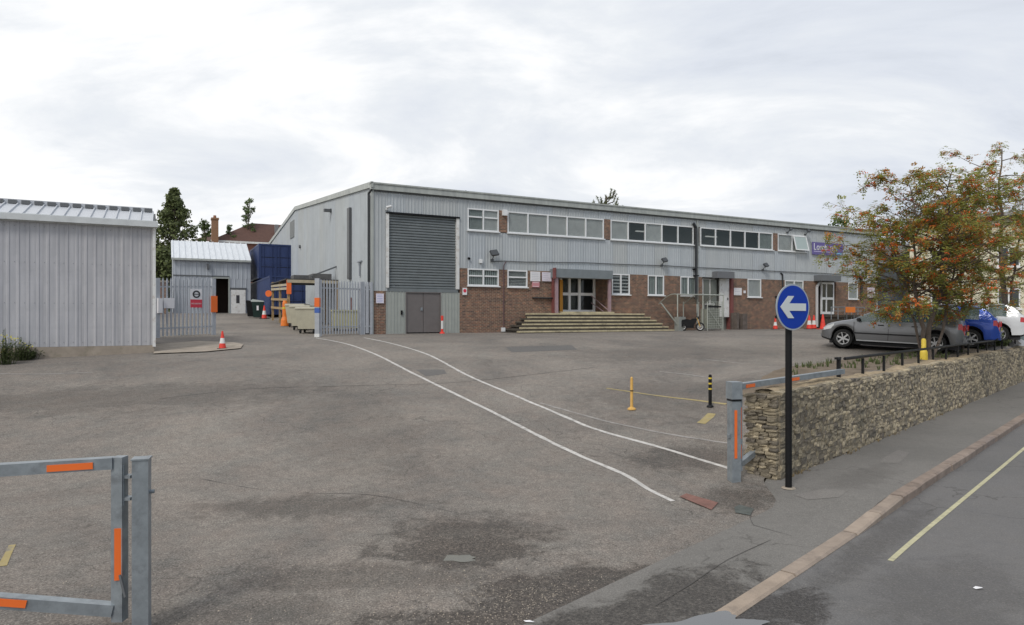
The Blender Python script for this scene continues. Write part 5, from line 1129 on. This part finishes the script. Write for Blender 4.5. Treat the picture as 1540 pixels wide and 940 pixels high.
def car(kind, paint_col, label, name, loc, rotz, pitch=0, wb=2.62, metal=.6, roll=0):
    P_ = PROF[kind]; xf, xr = wb/2+.02, -wb/2-.02+.0; Rw = .315; Ra = .375
    pt = mat('car_paint_'+name+str(round(paint_col[0]*1000)), paint_col, .28, metal=metal, coat=.6, spec=.5, var=.04, vscale=2)
    gls = mat('car_glass', (.13, .18, .175), .03, spec=1.0, alpha=.72); trim = mat('car_trim', (.018, .018, .02), .6); lampr = mat('tail_lamp', (.55, .03, .03), .15, coat=.5); lampw = mat('head_lamp', (.6, .62, .62), .1, coat=.5); tint = mat('car_inner', (.03, .03, .032), .9)
    t = thing(name, label, 'car', loc, 0, 'cars parked in a row'); t.rotation_euler = (roll, -pitch, rotz)
    xsn = []; x = P_['rear']
    while x < P_['front']: xsn.append(round(x, 4)); x += .045
    xsn.append(P_['front'])
    hwt = [(P_['rear'], .66), (P_['rear']+.05, .76), (P_['rear']+.2, .83), (-1.3, .865), (0, .88), (1.3, .865), (P_['front']-.25, .80), (P_['front']-.08, .70), (P_['front'], .58)]
    belt = [(-2.2, .96), (-1.2, .97), (0, .93), (1.1, .90), (1.6, .84), (2.1, .62)]
    low0 = [(P_['rear'], .36), (P_['rear']+.1, .26), (-1.7, .24), (1.8, .22), (P_['front'], .30)]
    rows = 11; V = []; info = []
    for x in xsn:
        w = sint(hwt, x, .03); zt = sint(P_['top'], x, .04); zl = interp(low0, x); zb = min(interp(belt, x), zt-.05)
        for xa_ in (xf, xr):
            if abs(x-xa_) < Ra: zl = max(zl, Rw + math.sqrt(Ra*Ra-(x-xa_)**2))
        gh = max(0, min(1, (zt-zb-.06)/.42))                    # how far the roof stands above the belt
        wr = w*.93*(1-gh) + .60*gh
        wsh = w*.975
        zl2 = min(zl+.06, zb-.02)
        zm1 = zl2+(zb-zl2)*.35; zm2 = zl2+(zb-zl2)*.72
        prof = [(w*.90, zl), (w*.985, zl2), (w*1.0, zm1), (w*1.0, zm2), (wsh, zb), (wsh-.02+(wr-wsh+.02)*.5, zb+(zt-.05-zb)*.52), (wr, zt-.045), (wr*.86, zt-.015), (wr*.5, zt-.002), (wr*.2, zt), (0, zt+.002)]
        full = [(-y_, z_) for y_, z_ in prof] + [(y_, z_) for y_, z_ in reversed(prof[:-1])]
        V.append([(x, y_, z_) for y_, z_ in full]); info.append((zt, zb, zl))
    nc = len(V[0]); sel = {'body': [], 'side_glass': [], 'screen': [], 'tail': [], 'head': [], 'trim': []}
    for i in range(len(xsn)-1):
        xm = (xsn[i]+xsn[i+1])/2
        for j in range(nc-1):
            row = j if j < rows-1 else nc-2-j; k_ = 'body'
            if row in (4, 5) and P_['side'][0] < xm < P_['side'][1] and not any(a < xm < b for a, b in P_['pill']) and info[i][0]-info[i][1] > .16:
                k_ = 'side_glass'
            if row >= 6 and (P_['wtop']+.02 < xm < P_['cowl'] or P_['rbot'] < xm < P_['rtop']): k_ = 'screen'
            if xm < P_['rear']+.20 and row == 3: k_ = 'tail'
            if xm < P_['rear']+.12 and row == 2 and False: k_ = 'tail'
            if xm > P_['front']-.42 and xm < P_['front']-.06 and row == 3: k_ = 'head'
            if row == 0: k_ = 'trim'
            sel[k_].append((i, j))
    def sub(cells, off=0):
        mb = MB(); mp_ = {}; vs = []; fs = []
        for i, j in cells:
            f_ = []
            for a, b in ((i, j), (i+1, j), (i+1, j+1), (i, j+1)):
                if (a, b) not in mp_: mp_[(a, b)] = len(vs); vs.append(V[a][b])
                f_.append(mp_[(a, b)])
            fs.append(tuple(f_[::-1]))
        mb.add(vs, fs); return mb
    bd = sub(sel['body'])
    o = len(bd.v); bd.add(V[0], [tuple(range(nc))]); bd.add(V[-1], [tuple(range(nc))[::-1]])
    body = bd.build('body', pt, t, smooth=40)
    sub(sel['trim']).build('sill_trim', trim, t, smooth=40)
    grp = {}
    for c in sorted(sel['side_glass']):
        sd_ = c[1] >= rows-1; g_ = [k2 for k2 in grp if k2[0] == sd_ and c[0]-grp[k2][-1][0] <= 1]
        if g_: grp[g_[0]].append(c)
        else: grp[(sd_, c[0])] = [c]
    for cs in grp.values(): sub(cs).build('side_window', gls, t, smooth=40)
    sub([c for c in sel['screen'] if xsn[c[0]] > 0]).build('windscreen', gls, t, smooth=40); sel['screen'] = [c for c in sel['screen'] if xsn[c[0]] <= 0]; sub(sel['screen']).build('rear_window', gls, t, smooth=40)
    if sel['tail']:
        for sgn in (0, 1):
            cs = [c for c in sel['tail'] if (c[1] >= rows-1) == bool(sgn)]; sub(cs).build('tail_light', lampr, t, smooth=40)
    if sel['head']:
        for sgn in (0, 1):
            cs = [c for c in sel['head'] if (c[1] >= rows-1) == bool(sgn)]; sub(cs).build('headlight', lampw, t, smooth=40)
    # rear face pieces
    xr_ = P_['rear']
    for sg in (-1, 1): MB().box(xr_-.012, xr_+.03, sg*.62-.11*1, sg*.62+.11, .74, .93).build('tail_light', lampr, t)
    MB().box(xr_-.03, xr_+.06, -.72, .72, .36, .55).box(xr_-.035, xr_+.05, -.5, .5, .30, .36).build('rear_bumper', pt, t); MB().box(xr_-.045, xr_-.028, -.26, .26, .60, .71).build('number_plate', mat('plate_yellow', (.6, .5, .12), .5), t)
    MB().box(P_['front']-.1, P_['front']+.03, -.56, .56, .32, .46).build('front_bumper', pt, t); MB().box(P_['front']-.02, P_['front']+.015, -.45, .45, .47, .56).build('grille', trim, t)
    MB().box(-1.95, 1.8, -.74, .74, .13, .30).box(-1.6, 1.0, -.70, .70, .30, .90).build('underbody', tint, t)
    for sx in (-.45, .35):
        for sg in (-.35, .35): MB().box(sx-.35, sx+.1, sg-.22, sg+.22, .9, 1.0).box(sx-.42, sx-.3, sg-.22, sg+.22, .9, 1.28).build('seat', tint, t)
    for sg in (-1, 1):
        # belt-line door seams, handles, rubbing strip, mirror
        for xx in (1.02, -.02, -.98): MB().bar((xx, sg*.883, .32), (xx, sg*.872, .90), .012, .008).build('door_seam', trim, t)
        for xx in (.12, -.85): MB().box(xx-.0, xx+.17, sg*.875-.02, sg*.875+.02, .80, .835).build('door_handle', trim, t)
        MB().box(-.93, .93, sg*.872-.012, sg*.872+.012, .262, .295).build('sill_strip', mat('sill_silver', (.45, .46, .47), .3, metal=.5), t); MB().box(-.95, 1.0, sg*.885-.012, sg*.885+.012, .50, .545).build('rubbing_strip', trim, t)
        m_ = MB().lathe([(0, -.09), (.06, -.08), (.075, 0), (.05, .07), (0, .08)], 10, (.86, sg*.98, .98), 'y').box(.80, .88, min(sg*.86, sg*.94), max(sg*.86, sg*.94), .93, .96); m_.build('mirror', trim if kind == 'hatch' else pt, t, smooth=40)
        for xa_ in (xf, xr):
            # dark wheel housing
            MB().lathe([(0, sg*.45), (Ra-.005, sg*.45), (Ra-.005, sg*.84)], 20, (xa_, 0, Rw), 'y').build('wheel_arch_liner', tint, t)
            wc = (xa_, 0, Rw); yo = sg*.845; yi = sg*.64
            tw = thing_part = link('wheel', None, t)
            MB().lathe([(.20, yi), (Rw-.02, yi), (Rw, yi+sg*.03), (Rw, yo-sg*.03), (Rw-.02, yo), (.215, yo), (.205, yo-sg*.02)], 28, wc, 'y').build('tyre', rubber, tw, smooth=40)
            rm = MB().lathe([(.21, yo-sg*.005), (.205, yo-sg*.02), (.19, yo-sg*.03), (.185, yo-sg*.09), (0, yo-sg*.09)], 24, wc, 'y', m=1).lathe([(.212, yo-sg*.0), (.195, yo-sg*.012), (.18, yo-sg*.03)], 24, wc, 'y')
            for q in range(6):
                a_ = q*math.pi/3+.3; rm.bar((xa_+.03*math.cos(a_), yo-sg*.022, Rw+.03*math.sin(a_)), (xa_+.195*math.cos(a_), yo-sg*.02, Rw+.195*math.sin(a_)), .03, .055)
            rm.cyl((xa_, yo-sg*.05, Rw), (xa_, yo-sg*.005, Rw), .05, n=12); rm.build('rim', [mat('alloy', (.5, .5, .5)), trim], tw, smooth=40)
    return t
HEAD = math.atan2(math.sin(math.radians(38)), -math.cos(math.radians(38)))       # nose direction
def put_car(kind, col, label, name, cx, cy, wb=2.62, metal=.6, head=HEAD):
    dx, dy = math.cos(head), math.sin(head); zf_, zr_ = G(cx+dx*wb/2, cy+dy*wb/2), G(cx-dx*wb/2, cy-dy*wb/2)
    return car(kind, col, label, name, (cx, cy, (zf_+zr_)/2+.004), head, math.atan2(zf_-zr_, wb), wb, metal)
# near (left) side of first car follows the photograph: shift centre by half a width away from the camera
pn = Vector((math.sin(math.radians(38)), math.cos(math.radians(38)))); fx, fy = 11.41, 23.0
cx = fx + .788*1.33 + pn.x*.85; cy = fy - .616*1.33 + pn.y*.85
put_car('hatch', (.20, .205, .215), 'dark grey hatchback parked nearest, side on beside the rowan', 'grey_hatchback', cx, cy, wb=2.66)
ox_, oy_ = pn.x*2.55, pn.y*2.55
rv = Vector((math.cos(math.radians(38)), -math.sin(math.radians(38))))
put_car('hatch', (.015, .07, .42), 'blue hatchback parked just beyond the grey car', 'blue_hatchback', cx+ox_+rv.x*.8, cy+oy_+rv.y*.8, metal=.3)
put_car('hatch', (.72, .73, .74), 'white hatchback parked beyond the blue one', 'white_hatchback', cx+ox_*2+rv.x*1.5, cy+oy_*2+rv.y*1.5, metal=0)
put_car('saloon', (.45, .47, .50), 'silver saloon at the right edge with its rear to the wall', 'silver_saloon', cx+ox_*3+rv.x*2.9, cy+oy_*3+rv.y*2.9, metal=.7)
# ---------------------------------------------------------------- trees and plants
def grow(mb, tips, p, d, ln, r0, depth, spread, rnd, taper=.72, kids_=(2, 3), up=.15, n=7, twig=None):
    seg = 3; q = p.copy(); dd = d.copy()
    for i in range(seg):
        dd = (dd + Vector((rnd.gauss(0, .10), rnd.gauss(0, .10), rnd.gauss(0, .06)+up*.15))).normalized(); q2 = q+dd*ln/seg
        ra_, rb_ = r0*(1-(1-taper)*i/seg), r0*(1-(1-taper)*(i+1)/seg); mb.cyl(q, q2, ra_, rb_, n if depth > 2 else 5, cap=False); q = q2
        if depth <= 2: tips.append((q.copy(), dd.copy(), depth))
    if depth == 0: tips.append((q, dd, 0)); return
    for k_ in range(rnd.randint(*kids_)):
        ax = Vector((rnd.gauss(0, 1), rnd.gauss(0, 1), rnd.gauss(0, .5))).normalized(); nd = (dd + ax*spread + Vector((0, 0, up))).normalized()
        grow(mb, tips, q, nd, ln*rnd.uniform(.62, .85), r0*taper*rnd.uniform(.6, .85), depth-1, spread, rnd, taper, kids_, up, n)
def rowan(loc, label, seed, stems, droop=.5, reach=2.0, nlat=15, dens=1.0, name='rowan_tree'):
    rnd = random.Random(seed); t = thing(name, label, 'tree', loc, 0, 'rowan trees behind the stone wall')
    tr = MB(); tips = []
    for (dx, dy, H, r0) in stems:                    # each stem leans out by (dx, dy) at its top
        p = Vector((dx*.04, dy*.04, -.15)); N_ = 12; path = [p]
        for i in range(1, N_+1):
            u = i/N_; wb_ = (path[-1]-Vector((dx*((i-1)/N_)**.8, dy*((i-1)/N_)**.8, 0))) if i > 1 else Vector((0, 0, 0)); path.append(Vector((dx*u**.8+wb_.x*.8+rnd.gauss(0, .075), dy*u**.8+wb_.y*.8+rnd.gauss(0, .075), H*u)))
        for i in range(N_): tr.cyl(path[i], path[i+1], r0*(1-.85*i/N_), r0*(1-.85*(i+1)/N_), 9, cap=False)
        for q_ in range(nlat):
            u = .28+.72*((q_+rnd.random())/nlat)**1.15; i = min(N_-1, int(u*N_)); p = path[i].lerp(path[i+1], u*N_-i); a = q_*2.4+rnd.uniform(-.6, .6)+seed
            ln = reach*(1.12-.75*abs(u-.52)**1.2*1.5)*rnd.uniform(.65, 1.1); d = Vector((math.cos(a), math.sin(a), rnd.uniform(.1, .8))).normalized(); M_ = 7; rr = r0*(1-.85*u)*.5+.008
            for k_ in range(M_):
                q = p+d*ln/M_; tr.cyl(p, q, rr*(1-k_/M_*.8), rr*(1-(k_+1)/M_*.8), 5, cap=False); p = q; d = (d+Vector((rnd.gauss(0, .16), rnd.gauss(0, .16), rnd.gauss(-.07*droop, .10)))).normalized()
                if k_ < 1: continue
                if rnd.random() < .30: continue
                for _ in range(rnd.choice((1, 2)) if k_ < M_-1 else 4):
                    b_ = (d*.5+Vector((rnd.gauss(0, .7), rnd.gauss(0, .7), rnd.gauss(.05, .45)))).normalized(); e = p+b_*rnd.uniform(.18, .5); tr.cyl(p, e, .007, .003, 4, cap=False); tips.append((e, b_)); tips.append((p.lerp(e, .5), b_))
    tr.build('trunk', bark, t, smooth='all')
    lf, ly, bb = MB(), MB(), MB()
    for p, d in tips:
        for _ in range(int(rnd.uniform(1.4, 4.4)*dens)):
            c = p + Vector((rnd.gauss(0, .055), rnd.gauss(0, .055), rnd.gauss(0, .05))); a = Vector((rnd.gauss(0, 1)+d.x, rnd.gauss(0, 1)+d.y, rnd.gauss(-.25, .45))).normalized(); sd = a.cross(Vector((0, 0, 1)))
            if sd.length < .1: continue
            sd.normalize(); upv = sd.cross(a); L_ = rnd.uniform(.13, .21); tgt = ly if rnd.random() < .22 else lf; ll = rnd.uniform(.075, .105)
            for i in range(4):                       # pinnate leaf: leaflets in pairs and a terminal one
                o = c + a*L_*(.2+.26*i) - Vector((0, 0, .008*i*i))
                for sg in ((-1, 1) if i < 3 else (0,)):
                    ld = (sd*sg*.9 + a*.45 + upv*rnd.uniform(-.3, .3)).normalized() if sg else a; lw = (a if sg else sd)*.026
                    tgt.add([o, o+ld*ll*.5+lw, o+ld*ll, o+ld*ll*.5-lw], [(0,1,2,3)])
        if rnd.random() < .30:
            c = p + Vector((rnd.gauss(0, .04), rnd.gauss(0, .04), -.03)); rad = rnd.uniform(.05, .10)
            for _ in range(rnd.randint(10, 20)):
                o = c + Vector((rnd.gauss(0, rad*.6), rnd.gauss(0, rad*.6), rnd.gauss(0, rad*.35))); s_ = rnd.uniform(.014, .023)
                bb.add([o+Vector(v_)*s_ for v_ in ((1,0,0), (-1,0,0), (0,1,0), (0,-1,0), (0,0,1), (0,0,-1))], [(0,2,4), (2,1,4), (1,3,4), (3,0,4), (2,0,5), (1,2,5), (3,1,5), (0,3,5)])
    lf.build('crown', leaf_r, t); ly.build('turning_leaves', leaf_y, t, kind='stuff'); bb.build('berries', berry, t, kind='stuff'); print('ROWAN', len(lf.f), len(ly.f), len(bb.f))
k1 = (1397-PX0)/F; d1_ = 7.35/(1-k1); X1 = k1*d1_
rowan((X1, d1_, G(X1, d1_)), 'larger rowan with twin forked trunk and orange berries beside the grey hatchback', 11, [(-.6, .1, 5.1, .07), (.6, -.1, 5.4, .075), (-1.0, .3, 4.1, .042), (1.3, .3, 4.9, .045)], reach=1.95, nlat=29, dens=1.3)
k2 = (1504-PX0)/F; d2_ = 6.95/(1-k2); X2 = k2*d2_
rowan((X2, d2_, G(X2, d2_)), 'rowan with a dark single trunk at the right edge beside the silver saloon', 23, [(.05, 0, 7.4, .12), (1.2, .1, 6.6, .06), (-.9, .2, 6.0, .05)], reach=2.3, nlat=18, dens=1.35)
k3 = (1446-PX0)/F; d3_ = 7.2/(1-k3); X3 = k3*d3_
rowan((X3, d3_, G(X3, d3_)), 'slender rowan between the two larger ones, in front of the blue car', 37, [(-.1, 0, 5.6, .05), (.6, .05, 5.0, .04)], reach=1.7, nlat=13, dens=1.25)
def leafy(loc, label, height, rad, m, seed, name, cat='tree', shape='round', nclump=90, lsz=.16, per=42, group=None, trunk_r=.2, gap=.0):
    rnd = random.Random(seed); t = thing(name, label, cat, loc, 0, group); tr = MB(); cr_ = MB()
    tr.cyl((0, 0, -.3), (rnd.uniform(-.1, .1), 0, height*.85), trunk_r, trunk_r*.25, 8, cap=False)
    for _ in range(nclump):
        u = rnd.random()
        if shape == 'cone': u = u**.85; z = height*(.12+.88*u); rr = rad*(1-u)**.95*(.45+.75*rnd.random())+.12
        elif shape == 'column': z = height*(.1+.9*u); rr = rad*math.sin(math.pi*min(.97, .15+.8*u))**.6*rnd.uniform(.6, 1.05)
        else: z = height*(.35+.65*u); rr = rad*math.sqrt(max(.02, 1-(2*u-1)**2))*rnd.uniform(.5, 1.08)
        a = rnd.uniform(0, 6.283); q = rr*rnd.uniform(.55, 1); c = Vector((q*math.cos(a), q*math.sin(a), z)); tr.cyl((0, 0, z*.9-.2), c, trunk_r*.18, .02, 5, cap=False)
        cs = rad*rnd.uniform(.16, .30) if shape != 'cone' else (.22+.85*(1-u))*rnd.uniform(.7, 1.1)
        for _ in range(per):
            v_ = Vector((rnd.gauss(0, 1), rnd.gauss(0, 1), rnd.gauss(0, .7))).normalized()*cs*rnd.random()**.4; o = c+v_
            nn = (v_.normalized()+Vector((rnd.gauss(0, .6), rnd.gauss(0, .6), rnd.gauss(0, .6)+.3))).normalized(); a1 = nn.orthogonal().normalized(); a1 = Matrix.Rotation(rnd.uniform(0, 6.28), 3, nn) @ a1; b1 = nn.cross(a1); s_ = lsz*rnd.uniform(.6, 1.2)
            cr_.add([o, o+a1*s_*.5+b1*s_*.35, o+a1*s_, o+a1*s_*.5-b1*s_*.35], [(0,1,2,3)])
    tr.build('trunk', bark, t, smooth='all'); cr_.build('crown', m, t); return t
q = at(262, 60); leafy((q.x, q.y, 2.6), 'tall dark conifer rising behind the left shed', 11.4, 4.5, leaf_c, 1, 'conifer_tree', shape='cone', nclump=300, lsz=.30, per=34, trunk_r=.22)
q = at(247, 56); leafy((q.x, q.y, 2.6), 'lower bushy evergreen filling the gap beside the left shed', 5.6, 1.9, leaf_c, 5, 'evergreen_tree', shape='column', nclump=120, lsz=.34, per=34)
q = at(308, 95); leafy((q.x, q.y, 2.6), 'small distant tree left of the brick chimney', 13.6, 1.6, leaf_g, 2, 'garden_tree', nclump=60, lsz=.3, per=40, group='distant garden trees')
q = at(346, 95); leafy((q.x, q.y, 2.6), 'small distant tree right of the brick chimney', 13.0, 1.2, leaf_g, 3, 'garden_tree', nclump=45, lsz=.3, per=40, group='distant garden trees')
q = at(374, 98); leafy((q.x, q.y, 2.6), 'thin distant tree standing up behind the tiled roof', 17.2, 1.6, leaf_g, 4, 'garden_tree', shape='column', nclump=60, lsz=.3, per=34, group='distant garden trees')
q = at(1262, 90); leafy((q.x, q.y, 2), 'bright green treetop showing over the factory roof beside the company board', 13.8, 3.0, leaf_g, 6, 'roofline_tree', nclump=80, lsz=.4, per=26)
q = at(1225, 92); leafy((q.x, q.y, 2), 'tiny treetop tip showing over the factory roof', 13.4, .8, leaf_c, 16, 'roofline_tree', nclump=14, lsz=.35, per=14)
q = at(1330, 70); leafy((q.x, q.y, 2), 'green tree behind the slate building at right', 9.5, 3.0, leaf_g, 7, 'background_tree', nclump=80, lsz=.36, per=24)
q = at(912, 80); t = thing('monkey_puzzle_tree', 'sparse spiky dark treetop above the factory roof', 'tree', (q.x, q.y, 2)); rnd = random.Random(9); tr = MB(); cr_ = MB()
tr.cyl((0, 0, 0), (0, 0, 15.1), .35, .08, 8)
for i in range(26):
    a = rnd.uniform(0, 6.28); z = rnd.uniform(12.2, 14.9); L_ = (15.8-z)*.38+.3; p0 = Vector((0, 0, z)); p1 = p0+Vector((math.cos(a)*L_, math.sin(a)*L_, L_*.25)); p2 = p1+Vector((math.cos(a)*.35, math.sin(a)*.35, .9)); tr.cyl(p0, p1, .07, .05, 5); tr.cyl(p1, p2, .05, .03, 5)
    for _ in range(60):
        u = rnd.random(); o = (p1.lerp(p2, u) if rnd.random() < .7 else p0.lerp(p1, u)); v_ = Vector((rnd.gauss(0, 1), rnd.gauss(0, 1), rnd.gauss(0, 1))).normalized(); w_ = v_.orthogonal().normalized()*.05
        cr_.add([o-w_, o+w_, o+v_*.28], [(0,1,2)])
tr.build('trunk', bark, t); cr_.build('crown', leaf_c, t)
# weeds beside the left shed
def weed(px, py, label, h, wdt, n, m, seed, flowers=0, name='weed_clump'):
    p = gp(px, py); rnd = random.Random(seed); t = thing(name, label, 'plant', p); st = MB(); lf = MB(); fl = MB()
    for _ in range(n):
        a = rnd.uniform(0, 6.28); q = rnd.uniform(0, wdt); hh = h*rnd.uniform(.35, 1)*(1-.5*q/wdt); b0 = Vector((q*.6*math.cos(a), q*.4*math.sin(a), 0)); tp = Vector((q*math.cos(a), q*.6*math.sin(a), hh)); st.cyl(b0, tp, .008, .004, 4, cap=False)
        for i in range(11):
            o = b0.lerp(tp, rnd.uniform(.2, 1)); v_ = Vector((rnd.gauss(0, 1), rnd.gauss(0, 1), rnd.gauss(.2, .5))).normalized(); s_ = rnd.uniform(.04, .11); w2 = v_.cross(Vector((0, 0, 1))).normalized()*s_*.3
            lf.add([o, o+v_*s_*.5+w2, o+v_*s_, o+v_*s_*.5-w2], [(0,1,2,3)])
        if rnd.random() < flowers:
            for i in range(6): o = tp+Vector((rnd.gauss(0, .05), rnd.gauss(0, .05), rnd.gauss(0, .04))); fl.add([o+Vector(v_)*.03 for v_ in ((1,0,0), (0,1,0), (-1,0,0), (0,-1,0), (0,0,1))], [(0,1,4), (1,2,4), (2,3,4), (3,0,4)])
    st.build('stems', m, t); lf.build('leaves', m, t)
    if fl.v: fl.build('flowers', flowy, t, kind='stuff')
weed(8, 548, 'tall yellow flowering weeds at the left edge against the shed', 1.15, .45, 60, leaf_w, 1, .22)
weed(32, 542, 'leafy green weeds at the foot of the shed wall', .85, .45, 60, leaf_w, 2, .05)
weed(52, 539, 'low spreading weeds at the right of the leafy clump', .42, .4, 45, leaf_w, 3)
weed(76, 536, 'small dry brown weed tuft on the shed plinth', .32, .2, 16, deadw, 4)
weed(95, 535, 'last low green tuft along the shed plinth', .18, .25, 16, leaf_w, 5)
weed(1500, 520, 'dark green shrub at the foot of the right hand rowan', .5, .5, 80, leaf_w, 6, name='low_shrub')
# ---------------------------------------------------------------- buildings in the background
q = at(300, 92); HS = thing('tiled_house', 'house with brown hipped tiled roof and tall brick chimney behind the rear shed', 'house', (q.x, q.y, 0), PHI)
def hx(px, b=0): k = (px-PX0)/F; ox, oy = q.x-UY*b, q.y+UX*b; return (k*oy-ox)/(UX-k*UY)
def hz(px, py, b=0): a = hx(px, b); return CAMZ+(HZ-py)/F*(q.y+UX*b+UY*a)
x0, x1 = hx(318), hx(455); zE = hz(350, 362); zR = hz(385, 336, 4.5); xr0, xr1 = hx(378, 4.5), hx(440, 4.5)
V_ = [(x0, 0, zE), (x1, 0, zE), (x1, 9, zE), (x0, 9, zE), (xr0, 4.5, zR), (xr1, 4.5, zR)]
MB().add(V_, [(0,1,5,4), (1,2,5), (2,3,4,5), (3,0,4), (3,2,1,0)]).build('roof', tile, HS); MB().box(x0+.4, x1-.4, .4, 8.6, 2, zE-.01).build('wall', mat('house_brick', (.25, .12, .09), .9, var=.2), HS); MB().box(x0-.1, x1, -.12, -.005, zE-.3, zE-.02).build('gutter', white_rust, HS)
ch = MB().box(hx(318), hx(328), -.8, .6, 8, hz(323, 331, 0)).box(hx(317.2), hx(328.8), -.9, .7, hz(323, 331), hz(323, 328.5)).build('chimney', chimb, HS); MB().cyl((hx(323), 0, hz(323, 329)), (hx(323), 0, hz(323, 324)), .22, .18).build('chimney_pot', mat('pot_clay', (.3, .14, .08), .8), ch)
MB().box(hx(412, 3), hx(417, 3), 1.6, 2.6, zE+.8, hz(414, 338, 2)).build('hip_flashing', mat('lead_grey', (.2, .2, .2), .6), HS)
x0b, x1b = hx(286, 12), hx(322, 12); MB().add([(x0b, 9, hz(290, 362, 9)), (x1b, 9, hz(290, 362, 9)), (x1b, 14, hz(318, 350, 12)), (x0b+3, 14, hz(318, 350, 12))], [(0,1,2,3)]).build('lower_roof', tile, HS)
# low brick wall by the rear shed's left end
q2 = at(240, 46); BW = thing('low_brick_wall', 'low brown brick wall glimpsed between the left shed and rear shed', 'wall', (q2.x-2, q2.y, 0), PHI); MB().box(0, 2.3, 0, .25, 2, 5.0).build('brickwork', brickm, BW); MB().box(-.05, 2.35, -.05, .3, 5.0, 5.12).build('coping', concrete, BW)
# slate building and cream terrace on the right
q3 = at(1322, 50); SB = thing('slate_building', 'slate grey clad gable just past the far end of the factory', 'building', (q3.x, q3.y, 0), PHI-.1)
MB().prism([(0, 1), (9, 1), (9, 6.2), (4.5, 8.2), (0, 6.4)], 0, 9).build('wall', slate, SB)
for i in range(28): MB().box(.15+i*.32, .19+i*.32, -.03, -.0, 1.2, 6.1).build('cladding_rib', slate, SB)
MB().prism([(-.2, 6.3), (4.5, 8.35), (9.2, 6.1), (9.2, 5.95), (4.5, 8.2), (-.2, 6.15)], -.15, 9.1).build('roof', greydark, SB)
def house(loc, rotz, wd, dp, h, label, m, roofc, nwin, name, cat='house', win_rows=(1.2, 3.9), gable=2.2):
    t = thing(name, label, cat, loc, rotz)
    MB().box(0, wd, 0, dp, -1, h).build('wall', m, t)
    MB().prism([(-.35, h), (dp/2, h+gable), (dp+.35, h), (dp+.35, h-.12), (-.35, h-.12)], -.2, wd+.2, ax='x').build('roof', roofc, t)
    MB().box(-.2, wd+.2, -.5, -.36, h-.2, h-.05).build('gutter', black, t)
    for i in range(nwin):
        for z in win_rows:
            x = wd*(i+.5)/nwin; f = MB().box(x-.6, x+.6, -.05, .0, z, z+.08).box(x-.6, x+.6, -.05, 0, z+1.22, z+1.3).box(x-.6, x-.52, -.05, 0, z+.08, z+1.22).box(x+.52, x+.6, -.05, 0, z+.08, z+1.22).box(x-.04, x+.04, -.05, 0, z+.08, z+1.22).build('window', white, t)
            MB().box(x-.52, x+.52, -.02, -.008, z+.08, z+1.22).build('pane', glass_dark, f); MB().box(x-.7, x+.7, -.12, 0, z-.1, z-.005).build('sill', signw, f)
    return t
q4 = at(1368, 46); house((q4.x, q4.y, 1.9), -.55, 22, 7, 7.2, 'cream rendered terrace behind the rowans and parked cars', render_c, mat('grey_tile', (.20, .19, .19), .85, var=.15), 6, 'cream_terrace', 'house', gable=.7)
# distant hedge line closing the horizon
mb = MB(); rnd = random.Random(77)
for i in range(5200):
    a = rnd.uniform(-1.15, 1.15); d = rnd.uniform(150, 165); x, y = d*math.sin(a), d*math.cos(a); z = 1.4+rnd.random()**.7*(3.2+1.3*noise.noise(Vector((a*14, 0, 0)))); s_ = rnd.uniform(.7, 1.5)
    v_ = Vector((rnd.gauss(0, 1), rnd.gauss(0, 1), rnd.gauss(0, 1))).normalized(); w_ = v_.orthogonal().normalized()*s_; o = Vector((x, y, z)); v_ = v_*s_; mb.add([o, o+v_+w_, o+v_*2, o+v_-w_], [(0,1,2,3)])
mb.build('distant_woodland', leaf_c, kind='stuff')
# small litter on the road
p = gp(1468, 884); MB().add([(0, 0, .005), (.07, .01, .012), (.08, .04, .006), (.03, .05, .012), (-.01, .03, .005)], [(0,1,2,3,4)]).build('litter_scrap', signw, None, (p.x, p.y, .004), label='crumpled white scrap of paper lying on the road', cat='litter')
p = gp(800, 937); MB().add([(0, 0, .004), (.07, -.02, .012), (.08, -.01, .005), (.03, .02, .01), (-.02, .02, .006)], [(0,1,2,3,4)]).build('litter_scrap', signw, None, (p.x-.05, p.y, p.z+.006), label='white scrap of paper beside the puddle at bottom edge', cat='litter')
